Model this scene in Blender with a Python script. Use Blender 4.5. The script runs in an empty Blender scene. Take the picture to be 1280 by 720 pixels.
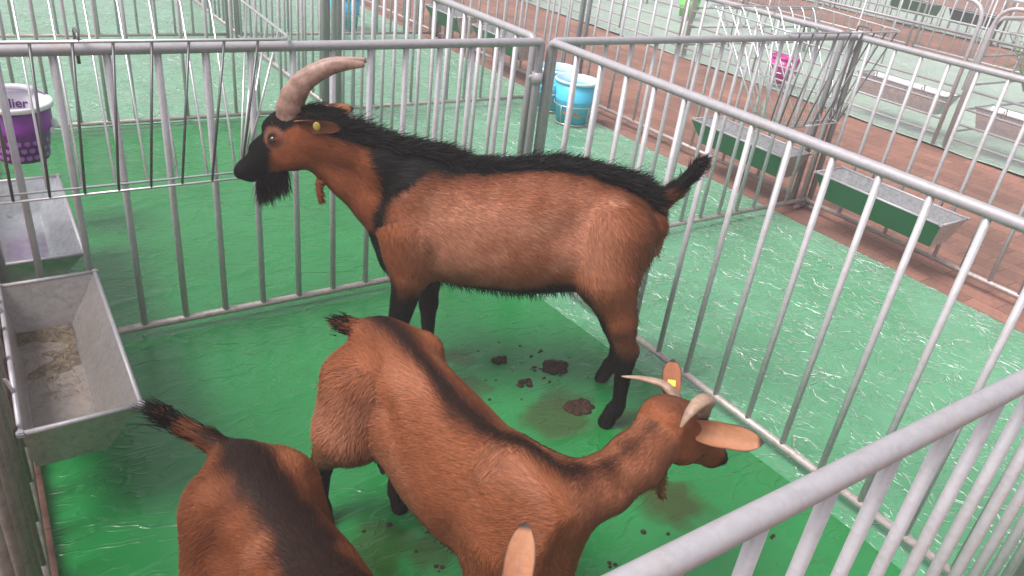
import bpy, bmesh, math, random
import numpy as np
from mathutils import Vector, Matrix
PI = math.pi
random.seed(4); rng = np.random.default_rng(7)
sc = bpy.context.scene
COL = sc.collection

# ------------------------------------------------------------------ camera, sky, sun, exposure
cam_d = bpy.data.cameras.new('camera'); cam = bpy.data.objects.new('camera', cam_d); COL.objects.link(cam)
cam_d.sensor_width = 36.0; cam_d.lens = 26.784; cam_d.clip_start = 0.02; cam_d.clip_end = 500
R = Matrix(((0.8330758885, 0.1821430577, -0.5223107031), (-0.5417470351, 0.4594607947, -0.7038507854), (0.1117797565, 0.8693213932, 0.4814411712)))
cam.matrix_world = Matrix.Translation((-1.8545, -2.4852, 1.5871)) @ R.to_4x4()
sc.camera = cam
SUN_EL, SUN_AZ = math.radians(58), math.radians(-88)      # azimuth measured from +y towards +x
w = bpy.data.worlds.new('World'); sc.world = w; w.use_nodes = True
nt = w.node_tree; nt.nodes.clear()
wo = nt.nodes.new('ShaderNodeOutputWorld'); bg = nt.nodes.new('ShaderNodeBackground'); sky = nt.nodes.new('ShaderNodeTexSky')
hs = nt.nodes.new('ShaderNodeHueSaturation'); hs.inputs['Saturation'].default_value = 0.22
sky.sky_type = 'NISHITA'; sky.sun_disc = False; sky.sun_elevation = SUN_EL; sky.sun_rotation = SUN_AZ
sky.air_density = 1.0; sky.dust_density = 4.0
nt.links.new(sky.outputs[0], hs.inputs['Color']); nt.links.new(hs.outputs[0], bg.inputs[0]); nt.links.new(bg.outputs[0], wo.inputs[0])
bg.inputs[1].default_value = 0.115
sl = bpy.data.lights.new('sun', 'SUN'); sl.energy = 2.3; sl.angle = math.radians(24); sl.color = (1.0, 0.96, 0.93)
so = bpy.data.objects.new('sun', sl); COL.objects.link(so)
sd = Vector((math.sin(SUN_AZ)*math.cos(SUN_EL), math.cos(SUN_AZ)*math.cos(SUN_EL), math.sin(SUN_EL)))
so.rotation_euler = sd.to_track_quat('Z', 'Y').to_euler(); so.location = sd*20
vs = sc.view_settings; vs.view_transform = 'Standard'; vs.look = 'None'; vs.gamma = 1; vs.exposure = 0.82
vs.use_curve_mapping = False

# ------------------------------------------------------------------ materials
def mat(name, color=(.5, .5, .5), rough=.5, metal=0.0, spec=None):
    m = bpy.data.materials.new(name); m.use_nodes = True
    b = m.node_tree.nodes['Principled BSDF']
    b.inputs['Base Color'].default_value = (*color, 1); b.inputs['Roughness'].default_value = rough
    b.inputs['Metallic'].default_value = metal
    if spec is not None: b.inputs['Specular IOR Level'].default_value = spec
    return m
def N(m, t, **kw):
    n = m.node_tree.nodes.new(t)
    for k, v in kw.items():
        if k in n.inputs: n.inputs[k].default_value = v
        else: setattr(n, k, v)
    return n
def L(m, a, b): m.node_tree.links.new(a, b)
def B(m): return m.node_tree.nodes['Principled BSDF']
def ramp(m, fac, stops):
    r = N(m, 'ShaderNodeValToRGB'); L(m, fac, r.inputs[0])
    e = r.color_ramp.elements
    while len(e) < len(stops): e.new(.5)
    for i, (p, c) in enumerate(stops):
        e[i].position = p; e[i].color = (*c, 1) if len(c) == 3 else c
    return r.outputs[0]
def bump(m, h, strength=.3, dist=.01, normal=None):
    b = N(m, 'ShaderNodeBump'); b.inputs['Strength'].default_value = strength; b.inputs['Distance'].default_value = dist
    L(m, h, b.inputs['Height'])
    if normal is not None: L(m, normal, b.inputs['Normal'])
    return b.outputs[0]

def galv(name, c0, c1, r0=.36, r1=.52, scale=45, metal=.2, dirt=.0):
    m = mat(name, c0, .4, metal); tc = N(m, 'ShaderNodeTexCoord')
    n1 = N(m, 'ShaderNodeTexNoise', Scale=scale, Detail=4.0); L(m, tc.outputs['Object'], n1.inputs['Vector'])
    v = N(m, 'ShaderNodeTexVoronoi', Scale=scale*2.4); L(m, tc.outputs['Object'], v.inputs['Vector'])
    mx = N(m, 'ShaderNodeMath', operation='ADD'); L(m, n1.outputs[0], mx.inputs[0])
    sp = N(m, 'ShaderNodeSeparateColor'); L(m, v.outputs['Color'], sp.inputs[0])
    ml = N(m, 'ShaderNodeMath', operation='MULTIPLY'); ml.inputs[1].default_value = .35; L(m, sp.outputs[0], ml.inputs[0]); L(m, ml.outputs[0], mx.inputs[1])
    cr = ramp(m, mx.outputs[0], [(.35, c1), (.8, c0)])
    n2 = N(m, 'ShaderNodeTexNoise', Scale=5.0, Detail=6.0, Roughness=.7); L(m, tc.outputs['Object'], n2.inputs['Vector'])
    d = ramp(m, n2.outputs[0], [(.56, (0, 0, 0)), (.74, (1, 1, 1))])
    mm = N(m, 'ShaderNodeMix', data_type='RGBA'); L(m, d, mm.inputs[0]); L(m, cr, mm.inputs[6]); mm.inputs[7].default_value = (.33, .24, .17, 1)
    sc_ = N(m, 'ShaderNodeMath', operation='MULTIPLY'); L(m, d, sc_.inputs[0]); sc_.inputs[1].default_value = dirt; L(m, sc_.outputs[0], mm.inputs[0])
    L(m, mm.outputs[2], B(m).inputs['Base Color'])
    rr = N(m, 'ShaderNodeMapRange'); L(m, n1.outputs[0], rr.inputs[0]); rr.inputs[3].default_value = r0; rr.inputs[4].default_value = r1
    L(m, rr.outputs[0], B(m).inputs['Roughness'])
    L(m, bump(m, n1.outputs[0], .04, .0005), B(m).inputs['Normal'])
    return m
M_rail = galv('galvanised_rail', (.385, .365, .39), (.335, .315, .335), dirt=.6)
M_bar = galv('galvanised_bar', (.50, .48, .505), (.43, .41, .43), dirt=.35)
M_low = galv('galvanised_low_rail', (.44, .38, .37), (.32, .26, .245), dirt=.8)
M_old = galv('weathered_galvanised', (.25, .215, .195), (.17, .145, .13), dirt=.6)
M_wire = mat('shiny_wire', (.66, .66, .67), .32, .85)
M_sheet = galv('galvanised_sheet', (.66, .66, .67), (.48, .48, .49), .28, .45, 45, .8, dirt=.25)
M_dull = galv('dull_trough_sheet', (.40, .37, .36), (.30, .275, .265), .3, .45, 40, .55, dirt=.5)
M_sheet2 = galv('new_galvanised_sheet', (.72, .73, .75), (.55, .56, .58), .16, .30, 30, .9)

# ---- tarpaulin
def wv_(m, tc):                                  # object coordinates warped by noise, for ragged stain outlines
    n = N(m, 'ShaderNodeTexNoise', Scale=9.0, Detail=4.0); L(m, tc.outputs['Object'], n.inputs['Vector'])
    a = N(m, 'ShaderNodeVectorMath', operation='SUBTRACT'); L(m, n.outputs['Color'], a.inputs[0]); a.inputs[1].default_value = (.5, .5, .5)
    b = N(m, 'ShaderNodeVectorMath', operation='MULTIPLY_ADD'); L(m, a.outputs[0], b.inputs[0]); b.inputs[1].default_value = (.16, .16, 0); L(m, tc.outputs['Object'], b.inputs[2])
    return b.outputs[0]
def tarp_mat(name, c_lo, c_hi, rough, amp, scale, stretch=(1, 1, 1), stains=False):
    m = mat(name, c_lo, rough); tc = N(m, 'ShaderNodeTexCoord')
    mp = N(m, 'ShaderNodeMapping'); mp.inputs['Scale'].default_value = stretch; L(m, tc.outputs['Object'], mp.inputs[0])
    # warped coordinates
    wn = N(m, 'ShaderNodeTexNoise', Scale=4.0, Detail=3.0); L(m, mp.outputs[0], wn.inputs['Vector'])
    vm = N(m, 'ShaderNodeVectorMath', operation='MULTIPLY_ADD'); L(m, wn.outputs['Color'], vm.inputs[0]); vm.inputs[1].default_value = (.28, .28, .28); L(m, mp.outputs[0], vm.inputs[2])
    # crinkles: ridged noise
    def ridge(sc_, vec, wdt):
        n = N(m, 'ShaderNodeTexNoise', Scale=sc_, Detail=1.5, Roughness=.45); L(m, vec, n.inputs['Vector'])
        s = N(m, 'ShaderNodeMath', operation='SUBTRACT'); L(m, n.outputs[0], s.inputs[0]); s.inputs[1].default_value = .5
        a = N(m, 'ShaderNodeMath', operation='ABSOLUTE'); L(m, s.outputs[0], a.inputs[0])
        r = N(m, 'ShaderNodeMapRange', interpolation_type='SMOOTHSTEP'); L(m, a.outputs[0], r.inputs[0])
        r.inputs[1].default_value = 0; r.inputs[2].default_value = wdt; r.inputs[3].default_value = 1; r.inputs[4].default_value = 0
        return r.outputs[0]
    r1 = ridge(scale, vm.outputs[0], .045); r2 = ridge(scale*2.3, vm.outputs[0], .06)
    patch = N(m, 'ShaderNodeTexNoise', Scale=scale*.7, Detail=2.0); L(m, mp.outputs[0], patch.inputs['Vector'])
    pm = N(m, 'ShaderNodeMapRange'); L(m, patch.outputs[0], pm.inputs[0]); pm.inputs[1].default_value = .42; pm.inputs[2].default_value = .62
    p1 = N(m, 'ShaderNodeMath', operation='MULTIPLY'); L(m, r1, p1.inputs[0]); L(m, pm.outputs[0], p1.inputs[1])
    p2 = N(m, 'ShaderNodeMath', operation='MULTIPLY_ADD'); L(m, r2, p2.inputs[0]); p2.inputs[1].default_value = .35; L(m, p1.outputs[0], p2.inputs[2])
    soft = N(m, 'ShaderNodeTexNoise', Scale=scale*.5, Detail=3.0); L(m, vm.outputs[0], soft.inputs['Vector'])
    sm = N(m, 'ShaderNodeMath', operation='MULTIPLY_ADD'); L(m, soft.outputs[0], sm.inputs[0]); sm.inputs[1].default_value = 1.2; L(m, p2.outputs[0], sm.inputs[2])
    L(m, bump(m, sm.outputs[0], 1.0, amp), B(m).inputs['Normal'])
    cn = N(m, 'ShaderNodeTexNoise', Scale=1.7, Detail=6.0, Roughness=.65); L(m, tc.outputs['Object'], cn.inputs['Vector'])
    col = ramp(m, cn.outputs[0], [(.35, c_lo), (.7, c_hi)])
    # weave speckle
    if stains:
        for (sx, sy, sr, sc2) in ((-.42, -1.47, .13, .95), (-.40, -1.40, .08, .8), (-.49, -1.0, .16, .85), (-.40, -.93, .10, .7), (-.62, -.54, .09, .6), (-1.24, -1.22, .11, .7), (-1.14, -1.30, .07, .7), (-.67, -.73, .10, .7), (-1.0, -.48, .10, .4), (-.30, -1.10, .09, .7)):
            cv = N(m, 'ShaderNodeVectorMath', operation='DISTANCE'); L(m, wv_(m, tc), cv.inputs[0]); cv.inputs[1].default_value = (sx, sy, .014)
            sr_ = N(m, 'ShaderNodeMapRange', interpolation_type='SMOOTHSTEP'); L(m, cv.outputs['Value'], sr_.inputs[0]); sr_.inputs[1].default_value = sr; sr_.inputs[2].default_value = sr*.45; sr_.inputs[3].default_value = 0; sr_.inputs[4].default_value = sc2
            mk = N(m, 'ShaderNodeMix', data_type='RGBA'); L(m, sr_.outputs[0], mk.inputs[0]); L(m, col, mk.inputs[6]); mk.inputs[7].default_value = (.026, .050, .005, 1); col = mk.outputs[2]
        sn = N(m, 'ShaderNodeTexNoise', Scale=5.5, Detail=5.0, Roughness=.7); L(m, tc.outputs['Object'], sn.inputs['Vector'])
        sf = ramp(m, sn.outputs[0], [(.63, (0, 0, 0)), (.75, (.75, .75, .75))])
        mm = N(m, 'ShaderNodeMix', data_type='RGBA'); L(m, sf, mm.inputs[0]); L(m, col, mm.inputs[6]); mm.inputs[7].default_value = (.045, .10, .02, 1)
        col = mm.outputs[2]
        s2 = N(m, 'ShaderNodeTexNoise', Scale=60.0, Detail=2.0); L(m, tc.outputs['Object'], s2.inputs['Vector'])
        s3 = ramp(m, s2.outputs[0], [(.72, (0, 0, 0)), (.76, (.8, .8, .8))])
        m4 = N(m, 'ShaderNodeMix', data_type='RGBA'); L(m, s3, m4.inputs[0]); L(m, col, m4.inputs[6]); m4.inputs[7].default_value = (.06, .06, .02, 1)
        col = m4.outputs[2]
    L(m, col, B(m).inputs['Base Color'])
    rn = N(m, 'ShaderNodeMapRange'); L(m, cn.outputs[0], rn.inputs[0]); rn.inputs[3].default_value = rough-.08; rn.inputs[4].default_value = rough+.1
    L(m, rn.outputs[0], B(m).inputs['Roughness']); B(m).inputs['IOR'].default_value = (1.6 if stains else 1.8); B(m).inputs['Sheen Weight'].default_value = .9 if not stains else .0; B(m).inputs['Sheen Roughness'].default_value = .35
    return m
M_tarp = tarp_mat('green_tarp', (.011, .150, .034), (.018, .20, .052), .25, .0028, 7.0, (.6, 1.5, 1), True)
M_tarp2 = tarp_mat('green_tarp_crinkled', (.050, .225, .095), (.090, .32, .16), .26, .0065, 7.5, (1, 1, 1))  # sky sheen on the farther tarps put into this paler base colour
M_tarp3 = tarp_mat('glare_pale_tarp', (.22, .34, .24), (.34, .46, .34), .35, .006, 6.0)  # same green tarp, with overexposed glare put into its colour

def brick_mat():
    m = mat('brick_pavers', (.3, .15, .12), .8); tc = N(m, 'ShaderNodeTexCoord')
    mp = N(m, 'ShaderNodeMapping'); mp.inputs['Rotation'].default_value = (0, 0, math.radians(90)); L(m, tc.outputs['Object'], mp.inputs[0])
    b = N(m, 'ShaderNodeTexBrick'); L(m, mp.outputs[0], b.inputs['Vector'])
    b.inputs['Color1'].default_value = (.30, .160, .120, 1); b.inputs['Color2'].default_value = (.20, .108, .083, 1); b.inputs['Mortar'].default_value = (.10, .07, .06, 1)
    b.inputs['Scale'].default_value = 1.0; b.inputs['Brick Width'].default_value = .22; b.inputs['Row Height'].default_value = .11; b.inputs['Mortar Size'].default_value = .0028; b.inputs['Mortar Smooth'].default_value = .3
    n = N(m, 'ShaderNodeTexNoise', Scale=1.3, Detail=5.0); L(m, tc.outputs['Object'], n.inputs['Vector'])
    f = ramp(m, n.outputs[0], [(.35, (.75, .72, .72)), (.65, (1.15, 1.0, .97))])
    mm = N(m, 'ShaderNodeMix', data_type='RGBA', blend_type='MULTIPLY'); mm.inputs[0].default_value = 1; L(m, b.outputs[0], mm.inputs[6]); L(m, f, mm.inputs[7])
    n2 = N(m, 'ShaderNodeTexNoise', Scale=45.0, Detail=4.0); L(m, tc.outputs['Object'], n2.inputs['Vector'])
    f2 = ramp(m, n2.outputs[0], [(.3, (.82, .82, .82)), (.7, (1.1, 1.1, 1.1))])
    m3 = N(m, 'ShaderNodeMix', data_type='RGBA', blend_type='MULTIPLY'); m3.inputs[0].default_value = 1; L(m, mm.outputs[2], m3.inputs[6]); L(m, f2, m3.inputs[7])
    L(m, m3.outputs[2], B(m).inputs['Base Color'])
    nb = bump(m, b.outputs['Fac'], -.5, .004); L(m, bump(m, n2.outputs[0], .3, .003, nb), B(m).inputs['Normal'])
    return m
M_brick = brick_mat()

def attr_mat(name, rough=.6, noise=0, spec=.5, nscale=40):
    m = mat(name, (.3, .1, .05), rough, 0, spec); a = N(m, 'ShaderNodeAttribute', attribute_name='Col')
    col = a.outputs['Color']
    if noise:
        tc = N(m, 'ShaderNodeTexCoord'); n = N(m, 'ShaderNodeTexNoise', Scale=float(nscale), Detail=5.0); L(m, tc.outputs['Object'], n.inputs['Vector'])
        f = ramp(m, n.outputs[0], [(.3, (1-noise,)*3), (.7, (1+noise,)*3)])
        mm = N(m, 'ShaderNodeMix', data_type='RGBA', blend_type='MULTIPLY'); mm.inputs[0].default_value = 1; L(m, col, mm.inputs[6]); L(m, f, mm.inputs[7]); col = mm.outputs[2]
        L(m, bump(m, n.outputs[0], .4, .004), B(m).inputs['Normal'])
    L(m, col, B(m).inputs['Base Color'])
    return m
M_skin = attr_mat('goat_hide', .85, .15, .08)
M_fur = attr_mat('goat_fur', .5, 0, .10)
M_ear = attr_mat('goat_ear', .6, .08, .3, 80)
M_horn = mat('horn', (.24, .17, .14), .55)
def horn_mat(name, c0, c1):
    m = mat(name, c0, .5); a = N(m, 'ShaderNodeAttribute', attribute_name='Col')
    tc = N(m, 'ShaderNodeTexCoord'); n = N(m, 'ShaderNodeTexNoise', Scale=35.0, Detail=6.0, Roughness=.7); L(m, tc.outputs['Object'], n.inputs['Vector'])
    c = ramp(m, n.outputs[0], [(.35, c0), (.68, c1)])
    mm = N(m, 'ShaderNodeMix', data_type='RGBA', blend_type='MULTIPLY'); mm.inputs[0].default_value = 1; L(m, c, mm.inputs[6]); L(m, a.outputs['Color'], mm.inputs[7])
    L(m, mm.outputs[2], B(m).inputs['Base Color']); L(m, bump(m, n.outputs[0], .5, .003), B(m).inputs['Normal'])
    return m
M_horn = horn_mat('buck_horn', (.17, .095, .07), (.40, .245, .20))
M_horn2 = horn_mat('doe_horn', (.22, .13, .09), (.40, .27, .20))
M_eye = mat('eye', (.03, .018, .01), .06, 0, .8)
M_tag = mat('yellow_tag', (.75, .55, .08), .4)
M_oldtag = mat('dirty_tag', (.34, .25, .05), .6)
M_tagink = mat('tag_ink', (.05, .04, .03), .5)
M_skinpink = mat('bare_skin', (.20, .11, .085), .5)
def dung_mat():
    m = mat('dung', (.02, .010, .005), .75, 0, .25); tc = N(m, 'ShaderNodeTexCoord'); n = N(m, 'ShaderNodeTexNoise', Scale=90.0, Detail=4.0); L(m, tc.outputs['Object'], n.inputs['Vector'])
    L(m, ramp(m, n.outputs[0], [(.3, (.010, .0045, .0025)), (.7, (.060, .026, .013))]), B(m).inputs['Base Color']); L(m, bump(m, n.outputs[0], .9, .006), B(m).inputs['Normal'])
    return m
M_dung = dung_mat()
M_urine = mat('stain', (.05, .10, .015), .12, 0, .6); B(M_urine).inputs['Alpha'].default_value = .55

# ------------------------------------------------------------------ object helpers
def link(name, me, m=None, parent=None, loc=None):
    o = bpy.data.objects.new(name, me); COL.objects.link(o)
    if m is not None and not me.materials: me.materials.append(m)
    if parent is not None: o.parent = parent
    if loc is not None: o.location = loc
    return o
def tag(o, label=None, cat=None, group=None, kind=None):
    if label: o['label'] = label
    if cat: o['category'] = cat
    if group: o['group'] = group
    if kind: o['kind'] = kind
    return o
def empty(name, loc, rz=0, label=None, cat=None, group=None):
    o = bpy.data.objects.new(name, None); COL.objects.link(o); o.location = loc; o.rotation_euler = (0, 0, rz); o.empty_display_size = .1
    return tag(o, label, cat, group)
def mesh(name, V, F, smooth=False):
    me = bpy.data.meshes.new(name); me.from_pydata([tuple(map(float, v)) for v in V], [], [tuple(map(int, f)) for f in F]); me.update()
    if smooth: me.polygons.foreach_set('use_smooth', [True]*len(me.polygons))
    return me
def tube(path, r, n=10, cap=True, smooth=True, name='tube', closed=False):
    P = [Vector(p) for p in path]; k = len(P)
    rr = r if hasattr(r, '__len__') else [r]*k
    V, F = [], []; prev = None
    for i, p in enumerate(P):
        if closed: t = (P[(i+1) % k]-P[i-1]).normalized()
        else: t = ((P[min(i+1, k-1)]-p).normalized()+(p-P[max(i-1, 0)]).normalized()).normalized()
        if prev is None:
            a = Vector((0, 0, 1)) if abs(t.z) < .9 else Vector((1, 0, 0)); u = t.cross(a).normalized()
        else: u = (prev-t*prev.dot(t)).normalized()
        prev = u; v = t.cross(u)
        for j in range(n):
            a = 2*PI*j/n; V.append(p+(u*math.cos(a)+v*math.sin(a))*rr[i])
    for i in range(k if closed else k-1):
        b = ((i+1) % k)*n
        for j in range(n): F.append((i*n+j, i*n+(j+1) % n, b+(j+1) % n, b+j))
    if cap and not closed: F.append(tuple(range(n-1, -1, -1))); F.append(tuple((k-1)*n+j for j in range(n)))
    me = mesh(name, V, F)
    me.polygons.foreach_set('use_smooth', [len(p.vertices) == 4 and smooth for p in me.polygons])
    return me
def join_meshes(ms, name='joined'):
    V, F, S = [], [], []
    for me in ms:
        b = len(V); V += [v.co[:] for v in me.vertices]; F += [tuple(b+i for i in p.vertices) for p in me.polygons]; S += [p.use_smooth for p in me.polygons]
    o = mesh(name, V, F); o.polygons.foreach_set('use_smooth', S); return o
def bend(pts, rad, n=6):                     # polyline with rounded corners
    pts = [Vector(p) for p in pts]; out = [pts[0]]
    for i in range(1, len(pts)-1):
        a = (pts[i-1]-pts[i]).normalized(); b = (pts[i+1]-pts[i]).normalized(); s = pts[i]+a*rad; e = pts[i]+b*rad
        for k in range(n+1):
            t = k/n; out.append(s*(1-t)**2+pts[i]*2*t*(1-t)+e*t*t)
    out.append(pts[-1]); return out
def box(x0, x1, y0, y1, z0, z1, bev=0):
    bm = bmesh.new(); bmesh.ops.create_cube(bm, size=1)
    for v in bm.verts: v.co = Vector(((x0+x1)/2+v.co.x*(x1-x0), (y0+y1)/2+v.co.y*(y1-y0), (z0+z1)/2+v.co.z*(z1-z0)))
    if bev: bmesh.ops.bevel(bm, geom=bm.edges[:], offset=bev, segments=2, affect='EDGES')
    me = bpy.data.meshes.new('box'); bm.to_mesh(me); bm.free(); return me
def ball(c, r, sc_=(1, 1, 1), A=None):
    bm = bmesh.new(); bmesh.ops.create_uvsphere(bm, u_segments=20, v_segments=12, radius=1)
    for v in bm.verts:
        q = np.array(v.co)*np.array(sc_)*r
        if A is not None: q = q@np.array(A)
        v.co = Vector(q+np.array(c))
    me = bpy.data.meshes.new('ball'); bm.to_mesh(me); bm.free(); me.polygons.foreach_set('use_smooth', [True]*len(me.polygons)); return me
_cache = {}
def cached(key, fn):
    if key not in _cache: _cache[key] = fn()
    return _cache[key]

# ------------------------------------------------------------------ value noise in numpy
_tab = rng.random((256, 256))
def vnoise(x, y):
    xi = np.floor(x).astype(int); yi = np.floor(y).astype(int); fx = x-xi; fy = y-yi
    fx = fx*fx*(3-2*fx); fy = fy*fy*(3-2*fy)
    g = lambda i, j: _tab[i & 255, j & 255]
    return (g(xi, yi)*(1-fx)+g(xi+1, yi)*fx)*(1-fy)+(g(xi, yi+1)*(1-fx)+g(xi+1, yi+1)*fx)*fy
def fbm(x, y, o=4):
    s = 0; a = .5
    for i in range(o): s = s+a*vnoise(x*2**i+i*17.3, y*2**i+i*5.1); a *= .5
    return s

# ------------------------------------------------------------------ ground and tarpaulins
def sheet(name, x0, x1, y0, y1, z, m, step=0, fn=None, edge=None):
    if not step: V = [(x0, y0, z), (x1, y0, z), (x1, y1, z), (x0, y1, z)]; F = [(0, 1, 2, 3)]; me = mesh(name, V, F)
    else:
        nx = int((x1-x0)/step)+1; ny = int((y1-y0)/step)+1
        X, Y = np.meshgrid(np.linspace(x0, x1, nx), np.linspace(y0, y1, ny), indexing='ij')
        Z = z+fn(X, Y)
        if edge: X, Y = edge(X, Y)
        V = np.stack([X, Y, Z], -1).reshape(-1, 3)
        i = np.arange(nx*ny).reshape(nx, ny); F = np.stack([i[:-1, :-1], i[1:, :-1], i[1:, 1:], i[:-1, 1:]], -1).reshape(-1, 4)
        me = bpy.data.meshes.new(name); me.vertices.add(len(V)); me.vertices.foreach_set('co', V.ravel().astype(np.float32))
        me.loops.add(F.size); me.loops.foreach_set('vertex_index', F.ravel().astype(np.int32)); me.polygons.add(len(F))
        me.polygons.foreach_set('loop_start', (np.arange(len(F))*4).astype(np.int32)); me.polygons.foreach_set('loop_total', np.full(len(F), 4, np.int32))
        me.update(); me.validate(); me.polygons.foreach_set('use_smooth', np.ones(len(F), bool))
    o = link(name, me, m); tag(o, kind='structure'); return o
sheet('ground', -60, 60, -60, 90, -.004, M_brick)
def folds_pen(X, Y):
    wx = X+.25*fbm(X*1.1+3, Y*1.1)*2; 
    a = fbm(X*.7+.6*Y+5, Y*2.6-X*.5+2, 3)
    rid = np.clip(1-np.abs(a-.45)/.035, 0, 1)**1.5*.005
    b = fbm(wx*.5+11, Y*1.7+7, 2); big = (b-.4)*.035
    c = fbm(X*6+1, Y*9+2, 3); sm = np.clip(1-np.abs(c-.45)/.02, 0, 1)*.0022
    ed = np.clip((X+1.93)/.08, 0, 1)*np.clip((.0-X)/.10+.1, 0, 1)
    return np.maximum((rid+big*.45+sm+.004)*ed, 0)+.001
def folds_side(X, Y):
    a = fbm(X*9+1, Y*7+2, 3); r = np.clip(1-np.abs(a-.45)/.03, 0, 1)*.006
    a2 = fbm(X*5+9-Y*2, Y*6+4+X*2, 3); r2 = np.clip(1-np.abs(a2-.45)/.02, 0, 1)*.006
    b = fbm(X*1.5, Y*2+7, 2)*.014
    ed = np.clip((1.86-X)/.05, 0, 1)
    return np.maximum((r+r2+b)*ed, 0)
def edge_side(X, Y):
    return X+np.clip((X-1.6)/.24, 0, 1)*.02*(fbm(Y*1.3, Y*0+3)-.4), Y
def edge_pen(X, Y):
    k = np.clip((X+.4)/.35, 0, 1); return X+k*(-.02-.08*np.clip((Y+1.6)/1.3, 0, 1)+.012*(fbm(Y*4, Y*0+2)-.5)), Y
sheet('tarp_floor', -1.93, .02, -2.6, .06, .014, M_tarp, .014, folds_pen, edge_pen)
sheet('tarp_floor', -1.93, .01, .065, 2.3, .011, M_tarp, .014, folds_pen)
sheet('tarp_floor', -1.93, .0, 2.31, 7.2, .010, M_tarp2, .04, folds_side)
sheet('tarp_floor', -.20, 1.84, -2.6, 2.35, .003, M_tarp2, .014, folds_side, edge_side)
sheet('tarp_floor', -.02, 1.84, 2.351, 7.2, .004, M_tarp2, .03, folds_side, edge_side)
sheet('tarp_floor', 4.40, 8.8, -6.0, 11, .004, M_tarp3, .05, lambda X, Y: np.maximum(fbm(X*3, Y*4, 3)*.03-.008, 0))
sheet('tarp_floor', 11.2, 15.5, -6.0, 14, .004, M_tarp3, .1, lambda X, Y: fbm(X*3, Y*4, 3)*.02)

# ------------------------------------------------------------------ added volume over the pens imitating lens glare
hz = box(-9, 26, -9, 24, -1.0, 6.0); M_veil = bpy.data.materials.new('veil'); M_veil.use_nodes = True; M_veil.node_tree.nodes.clear()
_o = M_veil.node_tree.nodes.new('ShaderNodeOutputMaterial'); _v = M_veil.node_tree.nodes.new('ShaderNodeVolumePrincipled'); _v.inputs['Color'].default_value = (1, .95, .97, 1); _v.inputs['Density'].default_value = .013
M_veil.node_tree.links.new(_v.outputs[0], _o.inputs['Volume']); tag(link('veil', hz, M_veil), 'thin pale haze added over the pens to imitate lens glare', None, None, 'stuff')
# ------------------------------------------------------------------ fence panels
RR, RB = .0165, .0098
def panel(p0, p1, label, H=1.0, first=.14, sp=.14, zb=.06, group='galvanised pen panels', rr=RR, rb=RB, elbow=True, low=M_low, top=M_rail, name='fence_panel', clamp=False, bar=None):
    p0 = Vector((*p0, 0)); p1 = Vector((*p1, 0)); Ld = (p1-p0).length; rz = math.atan2(p1.y-p0.y, p1.x-p0.x)
    t = empty(name, p0, rz, label, 'fence panel', group)
    def frame(): return tube(bend([(0, 0, .012), (0, 0, H), (Ld, 0, H), (Ld, 0, .012)], .035 if elbow else .012, 5), rr, 14)
    link('frame', cached(('fr', round(Ld, 3), H, rr, elbow, top.name), frame), top, t)
    link('bottom_rail', cached(('br', round(Ld, 3), zb, rr), lambda: tube([(rr*.6, 0, zb), (Ld-rr*.6, 0, zb)], rr*.78, 12)), low, t)
    x = first
    while x < Ld-.05:
        link('bar', cached(('bar', H, zb, rb), lambda: 0) if False else cached(('bar', H, zb, rb, (bar or M_bar).name), lambda: tube([(0, 0, zb+.004), (0, 0, (H+zb)/2), (0, 0, H-.004)], rb, 10)) if bar else cached(('bar', H, zb, rb), lambda: tube([(0, 0, zb+.004), (0, 0, (H+zb)/2), (0, 0, H-.004)], rb, 10)), bar or M_bar, t, (x, random.uniform(-.001, .001), 0)); x += sp
    for xx in (.0, Ld):
        link('foot', cached('foot', lambda: tube([(0, -.05, .012), (0, .05, .012)], .011, 8)), low, t, (xx, 0, 0))
    if clamp:
        link('clamp', join_meshes([tube([(0, 0, -.022), (0, 0, .022)], .0225, 14), box(-.055, -.005, -.030, -.018, -.016, .016, .003), tube([(.02, -.025, 0), (-.05, -.032, 0)], .006, 8)]), M_bar, t, (.0, 0, .86))
    return t
th = .0221
def BP(s, x0=0): return (x0+math.sin(th)*s, -math.cos(th)*s)
# the big pen
panel((-.02, 0), (-1.93, 0), 'back panel of the goats\' pen, behind the buck, wire rack over its left end', first=.178, sp=.1361, elbow=False, rb=.0108, clamp=True)
panel(BP(.0, .028), BP(2.16, .028), 'long right side panel of the pen, from the corner post to the right edge', first=.167, sp=.1436)
panel((-1.93, -2.16), (.07, -2.16), 'nearest panel in the lower right corner with a thick top rail and white bars', first=.03+.14, sp=.132, rr=.0165, rb=.0105)
panel((-1.957, -.05), (-1.957, -2.13), 'left side panel of the goats\' pen carrying the near feed trough', first=.16, sp=.15, rr=.02, top=M_old, bar=M_old, low=M_old)
panel((-2.007, .0), (-2.007, -2.2), 'outer panel hard against the left side panel at the lower left edge', first=.1, sp=.15, top=M_old, bar=M_old, low=M_old)
panel((.11, -2.18), (2.06, -2.18), 'front panel of the right hand pen, beyond the nearest panel\'s end', first=.14, sp=.14)
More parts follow.
